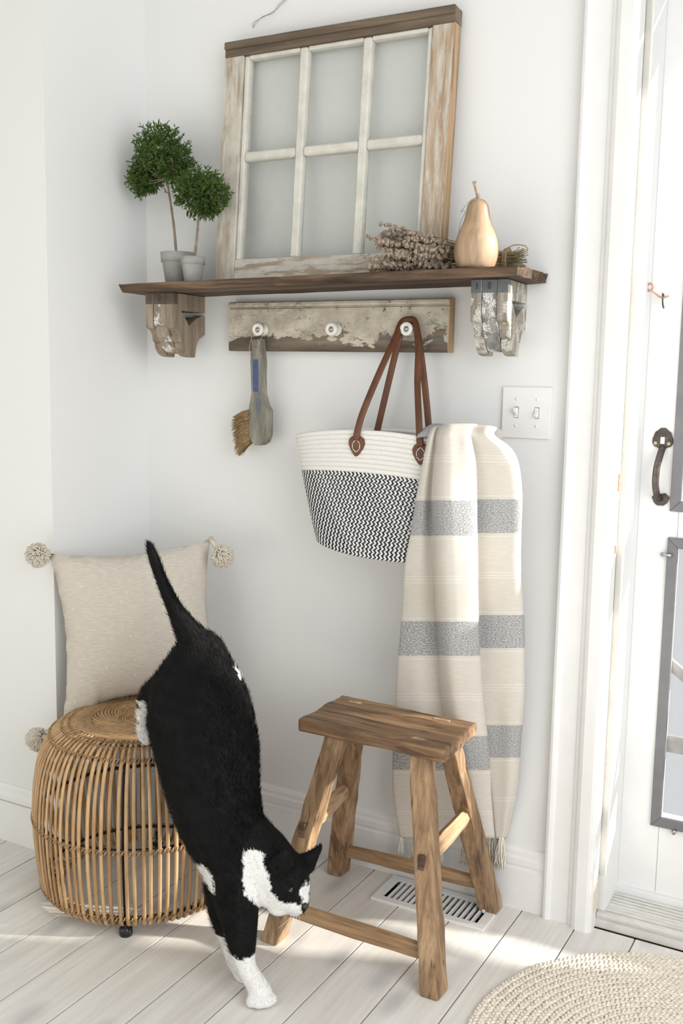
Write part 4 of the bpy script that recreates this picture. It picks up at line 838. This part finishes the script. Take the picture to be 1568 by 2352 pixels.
# ================================================================== cat
KC = {
'tail': [ (0.401,-0.474,0.878,0.009), (0.413,-0.472,0.847,0.013), (0.436,-0.473,0.800,0.014), (0.462,-0.472,0.754,0.017), (0.486,-0.470,0.718,0.023), (0.511,-0.467,0.684,0.034) ],
'torso': [ (0.532,-0.460,0.654,0.050), (0.537,-0.476,0.609,0.078), (0.549,-0.494,0.562,0.106), (0.568,-0.508,0.516,0.119), (0.594,-0.524,0.472,0.115), (0.616,-0.542,0.429,0.108), (0.634,-0.555,0.390,0.101), (0.656,-0.566,0.351,0.094), (0.679,-0.576,0.318,0.087), (0.699,-0.582,0.283,0.075), (0.708,-0.589,0.245,0.059) ],
'nleg': [ (0.714,-0.604,0.277,0.059), (0.729,-0.610,0.222,0.051), (0.739,-0.612,0.174,0.042), (0.749,-0.618,0.133,0.034), (0.756,-0.620,0.098,0.026), (0.765,-0.622,0.069,0.021), (0.783,-0.621,0.044,0.022), (0.798,-0.620,0.025,0.025) ],
'fleg': [ (0.674,-0.570,0.189,0.046), (0.677,-0.577,0.135,0.031), (0.689,-0.578,0.090,0.020), (0.700,-0.578,0.049,0.016), (0.712,-0.575,0.022,0.016), (0.728,-0.576,0.003,0.015) ],
'neck': [ (0.705,-0.577,0.296,0.083), (0.741,-0.565,0.281,0.073), (0.773,-0.562,0.264,0.064), (0.799,-0.556,0.247,0.057) ],
'head': [ (0.803,-0.554,0.243,0.059), (0.815,-0.556,0.230,0.053), (0.788,-0.572,0.221,0.041), (0.829,-0.556,0.215,0.040), (0.846,-0.560,0.201,0.026), (0.840,-0.560,0.187,0.018), (0.808,-0.570,0.196,0.030) ],
'ear1': [ (0.826,-0.586,0.289,0.026), (0.838,-0.599,0.313,0.016), (0.844,-0.604,0.329,0.007) ],
'ear2': [ (0.832,-0.507,0.256,0.025), (0.846,-0.496,0.276,0.014), (0.860,-0.486,0.295,0.005) ],
'hleg': [ (0.531,-0.508,0.573,0.075), (0.465,-0.512,0.562,0.038), (0.425,-0.508,0.544,0.023), (0.400,-0.500,0.498,0.015), (0.400,-0.501,0.457,0.015), (0.412,-0.503,0.440,0.015) ],
'white': [ (0.770,-0.605,0.292,0.021), (0.777,-0.611,0.264,0.026), (0.788,-0.616,0.236,0.026), (0.805,-0.610,0.211,0.024), (0.822,-0.592,0.193,0.023), (0.844,-0.580,0.190,0.021), (0.867,-0.562,0.229,0.012), (0.870,-0.562,0.213,0.009), (0.666,-0.622,0.258,0.014), (0.673,-0.621,0.238,0.016), (0.636,-0.464,0.629,0.008), (0.643,-0.463,0.612,0.008), (0.406,-0.503,0.530,0.011), (0.397,-0.502,0.497,0.020), (0.403,-0.504,0.459,0.023), (0.412,-0.503,0.434,0.020) ]}
def ico(c, r, sub=2, ax=None, k=1.0):
    bm = bmesh.new(); bmesh.ops.create_icosphere(bm, subdivisions=sub, radius=r)
    c = Vector(c)
    for v in bm.verts:
        p = v.co.copy()
        if ax is not None: p = p - ax * p.dot(ax) * (1 - k)
        v.co = c + p
    return bm_out(bm)
VIEW = Vector((-0.60, 0.80, 0.0))            # across the cat's flank: the trunk is narrower that way
parts = []
def chain(name, k=1.0, n=6):
    P = KC[name]; S = catmull([p[:3] for p in P], n); Rr_ = []
    for i in range(len(P) - 1):
        for q in range(n): Rr_.append(P[i][3] + (P[i + 1][3] - P[i][3]) * q / n)
    Rr_.append(P[-1][3])
    for s, r in zip(S, Rr_): parts.append(ico(s, r, 2, VIEW, k))
chain('tail'); chain('torso', 0.74, 5); chain('nleg', 0.9); chain('fleg', 0.9); chain('neck', 0.8); chain('hleg', 0.7)
for p in KC['head']: parts.append(ico(p[:3], p[3], 2, VIEW, 0.92))
for e in ('ear1', 'ear2'): chain(e, 0.62)
# toes of the front paw
for dx, dy, dz, r in ((-0.006, -0.025, -0.012, 0.0125), (0.010, -0.020, -0.011, 0.0135), (0.022, -0.008, -0.011, 0.0135), (0.026, 0.006, -0.012, 0.012)):
    c = Vector(KC['nleg'][-1][:3]) + Vector((dx, dy, dz)); parts.append(ico(c, r))
V, F = join(*parts)
tmp = obj('tmp', V, F, None, center=False)
md = tmp.modifiers.new('r', 'REMESH'); md.mode = 'VOXEL'; md.voxel_size = 0.0048; md.use_smooth_shade = True
ms_ = tmp.modifiers.new('s', 'SMOOTH'); ms_.factor = 0.5; ms_.iterations = 9
dg = bpy.context.evaluated_depsgraph_get(); ev = tmp.evaluated_get(dg); me_ = bpy.data.meshes.new_from_object(ev)
CV = [v.co.copy() for v in me_.vertices]; CF = [tuple(p.vertices) for p in me_.polygons]; CN = [v.normal.copy() for v in me_.vertices]
bpy.data.objects.remove(tmp); 
CV = [Vector((v.x, v.y, max(v.z, 0.001))) for v in CV]
WH = KC['white']; CAMP = Vector((1.853, -2.229, 1.2675))
def fur_col(p):
    j = 0.006 * noise.noise(p * 90) + 0.004 * noise.noise(p * 220)
    w = 0.0
    for x, y, z, r in WH:
        # distance from the patch axis, which runs across the flank
        d = p - Vector((x, y, z)); s = d.dot(VIEW); d = d - VIEW * s
        if abs(s) < 0.05 and d.length < r + j: w = 1.0
    if p.z < 0.094 + j and p.x > 0.66: w = 1.0
    if w: return (0.80, 0.79, 0.77, 1)
    g = 0.0055 + 0.003 * noise.noise(p * 40); return (g, g, g * 1.02, 1)
cat = thing('cat', (0.78, -0.60, 0.0), 'black and white cat leaping down from the rattan ottoman', 'cat')
ccol = [fur_col(v) for v in CV]
body = obj('body', CV, CF, M['fur'], cat, True, col=ccol)
# short coat lying from head to tail
FV, FF, FC = [], [], []
tailward = Vector((-0.45, 0.12, 0.88)).normalized(); frnd = random.Random(3)
for k in range(52000):
    i = frnd.randrange(len(CF)); f_ = CF[i]; a_, b2, c_ = CV[f_[0]], CV[f_[1]], CV[f_[2]]
    u_, v_ = frnd.random(), frnd.random()
    if u_ + v_ > 1: u_, v_ = 1 - u_, 1 - v_
    p = a_ + (b2 - a_) * u_ + (c_ - a_) * v_; nrm = CN[f_[0]]
    if p.z < 0.012: continue
    t_ = tailward - nrm * tailward.dot(nrm)
    t_ = t_ + Vector((frnd.uniform(-.3, .3), frnd.uniform(-.3, .3), frnd.uniform(-.3, .3)))
    if t_.length < 0.05: continue
    t_.normalize(); L = 0.011 * frnd.uniform(0.6, 1.3) * (0.55 if p.x > 0.76 else 1.0); side = nrm.cross(t_).normalized() * 0.00055
    tip = p + t_ * L + nrm * L * 0.34; q = len(FV); p = p - nrm * 0.0008
    FV += [p - side, p + side, p + t_ * L * 0.5 + nrm * L * 0.24 + side * 0.7, tip]; FF += [(q, q + 1, q + 2), (q, q + 2, q + 3)]
    c_ = ccol[f_[0]]; FC += [c_] * 4
fo = obj('fur', FV, FF, M['fur'], cat, True, col=FC); fo['kind'] = 'stuff'
# face
def near_surface(p, dirv):
    best = None
    for v in CV:
        d = v - p; s = d.dot(dirv)
        if (d - dirv * s).length < 0.006 and (best is None or s > best[0]): best = (s, v)
    return best[1] if best else p
tocam = (CAMP - Vector((0.84, -0.57, 0.22))).normalized()
ey = near_surface(Vector((0.8365, -0.565, 0.2265)), tocam)
eye = obj('eye', *ico(ey - tocam * 0.0042, 0.0056, 3), M['cat_eye'], cat, True)
obj('pupil', *ico(ey + tocam * 0.0008, 0.0030, 2, tocam, 0.6), M['pupil'], eye, True)
no = near_surface(Vector((0.861, -0.556, 0.197)), (tocam + Vector((0.7, 0, -0.2))).normalized())
obj('nose', *ico(no, 0.0062, 2), M['cat_nose'], cat, True)
for k in range(4):
    p0 = no + Vector((-0.012 - 0.002 * k, -0.008, -0.008 - 0.002 * k)); p1 = p0 + Vector((0.026 - 0.016 * k, -0.030, -0.040 + 0.004 * k))
    obj('whisker', *tube(catmull([p0, p0.lerp(p1, 0.5) + Vector((0.004, -0.004, 0.002)), p1], 4), 0.00035, 4), M['whisker'], cat, True)

# ================================================================== topiaries
def topiary(name, base, rp, hp_, stem, crown, lobes, nleaf, label, seed):
    rr = random.Random(seed)
    r = thing(name, base, label, 'plant', 'topiaries in clay pots on the shelf'); x, y, z = base
    obj('pot', *lathe([(rp * 0.70, z), (rp * 0.72, z + 0.001), (rp * 0.92, z + hp_ * 0.68), (rp * 0.93, z + hp_ * 0.70), (rp * 1.0, z + hp_ * 0.705), (rp * 1.03, z + hp_), (rp * 0.95, z + hp_ + 0.0005), (rp * 0.90, z + hp_ * 0.90)], 40, x, y), M['concrete'], r, True)
    obj('soil', *lathe([(rp * 0.91, z + hp_ * 0.88), (rp * 0.5, z + hp_ * 0.92), (0.002, z + hp_ * 0.93)], 24, x, y, capb=False), M['soil'], r, True)
    S = catmull(stem, 6); obj('stem', *tube(S, [0.0036 - 0.0012 * k / len(S) + 0.0004 * math.sin(k * 2.1) for k in range(len(S))], 8), M['bark'], r, True)
    top = Vector(stem[-1]); LV, LF, parts = [], [], []
    C = Vector(crown[0]); R = crown[1]
    for k in range(46):
        th = rr.uniform(0, 2 * PI); c_, rad = lobes[rr.randrange(len(lobes))]; cc = C + Vector(c_)
        d = Vector((rr.gauss(0, 1), rr.gauss(0, 1), rr.gauss(0, 1))).normalized(); tip = cc + d * rad * rr.uniform(0.55, 0.92)
        mid = top.lerp(tip, 0.45) + Vector((rr.uniform(-.006, .006), rr.uniform(-.006, .006), -0.006)); parts.append(tube(catmull([top, mid, tip], 3), [0.0015, 0.0014, 0.0013, 0.0011, 0.001, 0.0008, 0.0005], 5, cap=False))
    obj('branches', *join(*parts), M['bark'], r, True)
    def leaf(p, d, L, w):
        sd = d.cross(Vector((rr.gauss(0, 1), rr.gauss(0, 1), rr.gauss(0, 1))))
        if sd.length < 1e-4: return
        sd.normalize(); nn = d.cross(sd); q = len(LV)
        LV.extend([p, p + d * L * 0.45 + sd * w + nn * L * 0.06, p + d * L, p + d * L * 0.45 - sd * w + nn * L * 0.06, p + d * L * 0.5 - nn * L * 0.05])
        LF.extend([(q, q + 1, q + 4), (q + 1, q + 2, q + 4), (q + 2, q + 3, q + 4), (q + 3, q, q + 4)])
    for k in range(nleaf // 6):
        c_, rad = lobes[rr.randrange(len(lobes))]; cc = C + Vector(c_)
        d = Vector((rr.gauss(0, 1), rr.gauss(0, 1), rr.gauss(0, 1))).normalized(); s = rad * (rr.random() ** 0.33) * rr.uniform(0.9, 1.06)
        p = cc + d * s; ax = (d + Vector((rr.uniform(-.5, .5), rr.uniform(-.5, .5), rr.uniform(-.2, .7)))).normalized()
        for m_ in range(6):
            dd = (ax * rr.uniform(0.3, 1.0) + Vector((rr.gauss(0, .6), rr.gauss(0, .6), rr.gauss(0, .6)))).normalized()
            leaf(p + ax * (m_ * 0.0022), dd, rr.uniform(0.009, 0.0145), rr.uniform(0.0016, 0.0024))
    o = obj('foliage', LV, LF, M['leaf'], r); o['kind'] = 'stuff'
    return r
z1 = ztop(0.185); topiary('topiary', (0.185, -0.090, z1), 0.0435, 1.558 - z1, [(0.180, -0.090, 1.545), (0.172, -0.09, 1.62), (0.160, -0.09, 1.69), (0.148, -0.09, 1.745)], ((0.128, -0.090, 1.784), 0.08),
    [((0.010, 0.0, 0.012), 0.072), ((-0.045, 0.01, -0.018), 0.042), ((0.050, 0.0, -0.008), 0.040), ((0.0, -0.01, 0.035), 0.052), ((-0.058, 0.0, -0.042), 0.030)], 7600, 'taller topiary with two ball-like green lobes in the larger grey clay pot', 5)
z2 = ztop(0.266); topiary('topiary', (0.266, -0.135, z2), 0.0295, 1.540 - z2, [(0.270, -0.135, 1.530), (0.276, -0.134, 1.58), (0.280, -0.133, 1.62), (0.281, -0.132, 1.655)], ((0.284, -0.128, 1.695), 0.062),
    [((0.0, 0.0, 0.0), 0.056), ((0.032, 0.0, -0.004), 0.038), ((-0.028, 0.0, 0.006), 0.038), ((0.030, -0.01, -0.038), 0.018)], 5000, 'shorter topiary in the smaller grey clay pot leaning against the old sash', 9)

# ================================================================== wooden pear
zp = ztop(1.012)
pear = thing('wooden_pear', (1.014, -0.134, zp), 'turned wooden pear ornament with a thin stem and a curl of wire', 'ornament')
pp = [(0.030, 0.0), (0.039, 0.004), (0.0445, 0.018), (0.0470, 0.036), (0.0455, 0.056), (0.0395, 0.076), (0.0315, 0.094), (0.0265, 0.110), (0.0240, 0.124), (0.0205, 0.136), (0.0135, 0.144), (0.005, 0.1465), (0.001, 0.1455)]
ps = [(p.x, p.z) for p in catmull([(r, 0, z) for r, z in pp], 4)]
obj('body', *lathe([(max(r, 0.0005), zp + z) for r, z in ps], 48, 1.014, -0.134), M['pear'], pear, True)
obj('stem', *tube(catmull([(1.014, -0.134, zp + 0.143), (1.010, -0.134, zp + 0.158), (1.006, -0.134, zp + 0.172), (1.004, -0.134, zp + 0.183)], 4), [0.0026] * 9 + [0.003, 0.0036, 0.0042, 0.0042], 8), M['stretcher_y'], pear, True)
obj('wire_curl', *tube(catmull([(1.013, -0.131, zp + 0.150), (1.000, -0.134, zp + 0.147), (0.985, -0.137, zp + 0.132), (0.978, -0.140, zp + 0.121), (0.984, -0.14, zp + 0.124), (0.988, -0.142, zp + 0.118), (0.980, -0.145, zp + 0.098), (0.978, -0.146, zp + 0.080)], 5), 0.00055, 5), M['wire'], pear, True)
obj('knot_wire', *tube([(1.0135 + 0.0045 * math.cos(a), -0.134 + 0.0045 * math.sin(a), zp + 0.147 + 0.0004 * k) for k, a in enumerate([q * 0.7 for q in range(27)])], 0.0006, 4), M['wire'], pear, True)

# ================================================================== dried lavender bundle
lr = random.Random(21); zl = ztop(0.92)
lav = thing('lavender_bundle', (0.93, -0.085, zl), 'bundle of dried lavender lying on the shelf behind the wooden pear', 'dried flowers')
sparts, bparts = [], []
bu = ico((0, 0, 0), 1.0, 1)
for k in range(105):
    a = lr.uniform(0, 2 * PI); q = math.sqrt(lr.random()); e0 = Vector((1.085 + lr.uniform(-0.012, 0.010), -0.048 + 0.020 * q * math.cos(a), zl + 0.029 + 0.026 * q * math.sin(a)))
    tie = Vector((1.050, -0.052 + 0.014 * q * math.cos(a), zl + 0.028 + 0.018 * q * math.sin(a)))
    L = lr.uniform(0.0, 1.0); fx = 0.905 - 0.135 * L
    spread = 0.35 + 0.65 * L
    tip = Vector((fx, -0.128 + 0.052 * q * math.cos(a) * (0.6 + 0.5 * spread) - 0.01 * spread, zl + 0.040 + 0.050 * q * math.sin(a) * (0.7 + 0.5 * spread) + 0.012 * L))
    if lr.random() < 0.06: tip = tip + Vector((-0.02, 0, 0.025))
    tip.z = max(tip.z, zl + 0.008); tip.y = min(tip.y, -0.090)
    m_ = tie.lerp(tip, 0.5) + Vector((0, 0.0, -0.002)); m_.y = max(min(m_.y, -0.079), -0.088)
    P = catmull([e0, tie, m_, tip], 4); sparts.append(tube(P, 0.0008, 4, cap=False))
    d = (tip - m_).normalized(); nb = lr.randrange(5, 9)
    for w in range(nb):
        c = tip - d * (0.0105 * w * lr.uniform(0.85, 1.1))
        for g in range(4):
            o_ = Vector((lr.gauss(0, 1), lr.gauss(0, 1), lr.gauss(0, 1))).normalized(); s = lr.uniform(0.0026, 0.0042)
            cc = c + o_ * 0.0033; cc.z = max(cc.z, zl + 0.003)
            bparts.append(([cc + Vector((v.x * s, v.y * s, v.z * s * 1.25)) for v in bu[0]], bu[1]))
o = obj('stems', *join(*sparts), M['straw'], lav); o['kind'] = 'stuff'
o = obj('flower_heads', *join(*bparts), M['bud'], lav); o['kind'] = 'stuff'
tparts = []
for k in range(4):
    tparts.append(tube([(1.048 + 0.003 * k, -0.052 + (0.018 + 0.001 * k) * math.cos(a), zl + 0.028 + (0.024 + 0.001 * k) * math.sin(a)) for a in [i * 2 * PI / 20 for i in range(20)]], 0.0012, 5, closed=True))
obj('twine_tie', *join(*tparts, tube(catmull([(1.055, -0.06, zl + 0.052), (1.075, -0.066, zl + 0.058), (1.098, -0.068, zl + 0.055), (1.104, -0.066, zl + 0.046), (1.092, -0.064, zl + 0.042)], 5), 0.0012, 5)), M['twine'], lav, True)

# ================================================================== switch plate
sw_ = thing('light_switch', (1.0925, 0.009, 1.123), 'white double toggle light switch plate on the wall by the door casing', 'switch')
SX = (1.0685, 1.1165)
bevel_mod(fixn(obj('plate', *slab((1.035, SX[0] - 0.0055, SX[0] + 0.0055, SX[1] - 0.0055, SX[1] + 0.0055, 1.149), (1.1235, 1.1685, 1.1935, 1.2385), {(1, 1), (3, 1)}, (0.0035, 0.0105), 'y'), M['plastic'], sw_)), 0.0012, 2)
for x, up in ((1.0685, 1), (1.1165, 0)):
    obj('toggle_recess', *box(x - 0.0056, x + 0.0056, 0.0096, 0.0104, 1.1684, 1.1936), M['plastic'], sw_)
    obj('toggle_collar', *box(x - 0.0046, x + 0.0046, 0.0022, 0.0100, 1.1697, 1.1923), M['plastic'], sw_)
    s = 1 if up else -1; zc = 1.181
    obj('toggle', *hexa([(x - 0.0034, -0.008, zc + s * 0.004 - 0.003), (x + 0.0034, -0.008, zc + s * 0.004 - 0.003), (x + 0.0036, 0.003, zc - 0.008), (x - 0.0036, 0.003, zc - 0.008), (x - 0.0034, -0.008, zc + s * 0.008 + 0.003), (x + 0.0034, -0.008, zc + s * 0.008 + 0.003), (x + 0.0036, 0.003, zc + 0.008), (x - 0.0036, 0.003, zc + 0.008)], bevel=0.001), M['plastic'], sw_)
    for dz in (-0.030, 0.030):
        q = ylathe([(0.0032, 0.0038), (0.0030, 0.0026), (0.0005, 0.0022)], x, zc + dz, 12); obj('screw', *q, M['plastic'], sw_, True)

# ================================================================== floor vent
vx0, vx1, vy0, vy1 = 0.800, 1.089, -0.139, -0.012
vent = thing('floor_vent', ((vx0 + vx1) / 2, (vy0 + vy1) / 2, 0.0), 'white metal floor vent with slots set in the boards under the stool', 'vent')
_w = box(HX0, HX1, HY0, HY1, -0.30, -0.0005); obj('vent_well', _w[0], [f for f in _w[1] if not all(_w[0][i].z > -0.01 for i in f)], M['duct'], vent)   # an open duct below the boards
for q in ((vx0, vx1, vy0, vy0 + 0.019), (vx0, vx1, vy1 - 0.019, vy1), (vx0, vx0 + 0.022, vy0 + 0.019, vy1 - 0.019), (vx1 - 0.022, vx1, vy0 + 0.019, vy1 - 0.019)):
    obj('vent_frame', *box(*q, 0.0, 0.0055), M['plastic'], vent)
nb = 17; wv_w = (vx1 - vx0 - 0.044) / nb
for k in range(1, nb):
    x = vx0 + 0.022 + wv_w * k; obj('vent_slat', *box(x - 0.0026, x + 0.0026, vy0 + 0.0185, vy1 - 0.0185, -0.0040, 0.0052), M['plastic'], vent)
for y in (-0.095, -0.055): obj('vent_damper', *box(vx0 + 0.022, vx1 - 0.022, y, y + 0.012, -0.022, -0.0205), M['steel'], vent)
obj('damper_lever', *box(1.058, 1.066, -0.066, -0.060, 0.002, 0.012, bevel=0.001), M['plastic'], vent)

# ================================================================== braided jute rug
RC, RR = (1.590, -0.425), 0.405
rug = thing('jute_rug', (RC[0], RC[1], 0.0), 'round braided natural jute rug in front of the door', 'rug')
jr = random.Random(4); su = ico((0, 0, 0), 1.0, 1)
SV = np.array([tuple(v) for v in su[0]]); SF = np.array(su[1])
row_w = 0.0165; nrow = int(RR / row_w)
for k in range(nrow):
    r = RR - row_w * (k + 0.5); n_ = max(6, int(2 * PI * r / 0.0105)); Vs, Fs = [], []
    for i in range(n_):
        for s in (-1, 1):
            th = 2 * PI * (i + (0.5 if s > 0 else 0)) / n_ + jr.uniform(-.002, .002); rad = r + s * row_w * 0.22 + jr.uniform(-.0008, .0008)
            ang = th + PI / 2 + s * 0.62; e1 = np.array((math.cos(ang), math.sin(ang), 0)); e2 = np.array((-math.sin(ang), math.cos(ang), 0)); e3 = np.array((0, 0, 1.0))
            sc = jr.uniform(0.9, 1.12); P = SV[:, 0:1] * e1 * 0.0088 * sc + SV[:, 1:2] * e2 * 0.0046 * sc + SV[:, 2:3] * e3 * 0.0052 * sc
            P = P + np.array((RC[0] + rad * math.cos(th), RC[1] + rad * math.sin(th), 0.0058 + jr.uniform(-.0006, .0006))); P[:, 2] = np.maximum(P[:, 2], 0.0005)
            Fs.append(SF + len(Vs) * len(SV)); Vs.append(P)
    obj('braid_row', [tuple(p) for p in np.concatenate(Vs)], [tuple(int(q) for q in f) for f in np.concatenate(Fs)], M['jute'], rug, True)
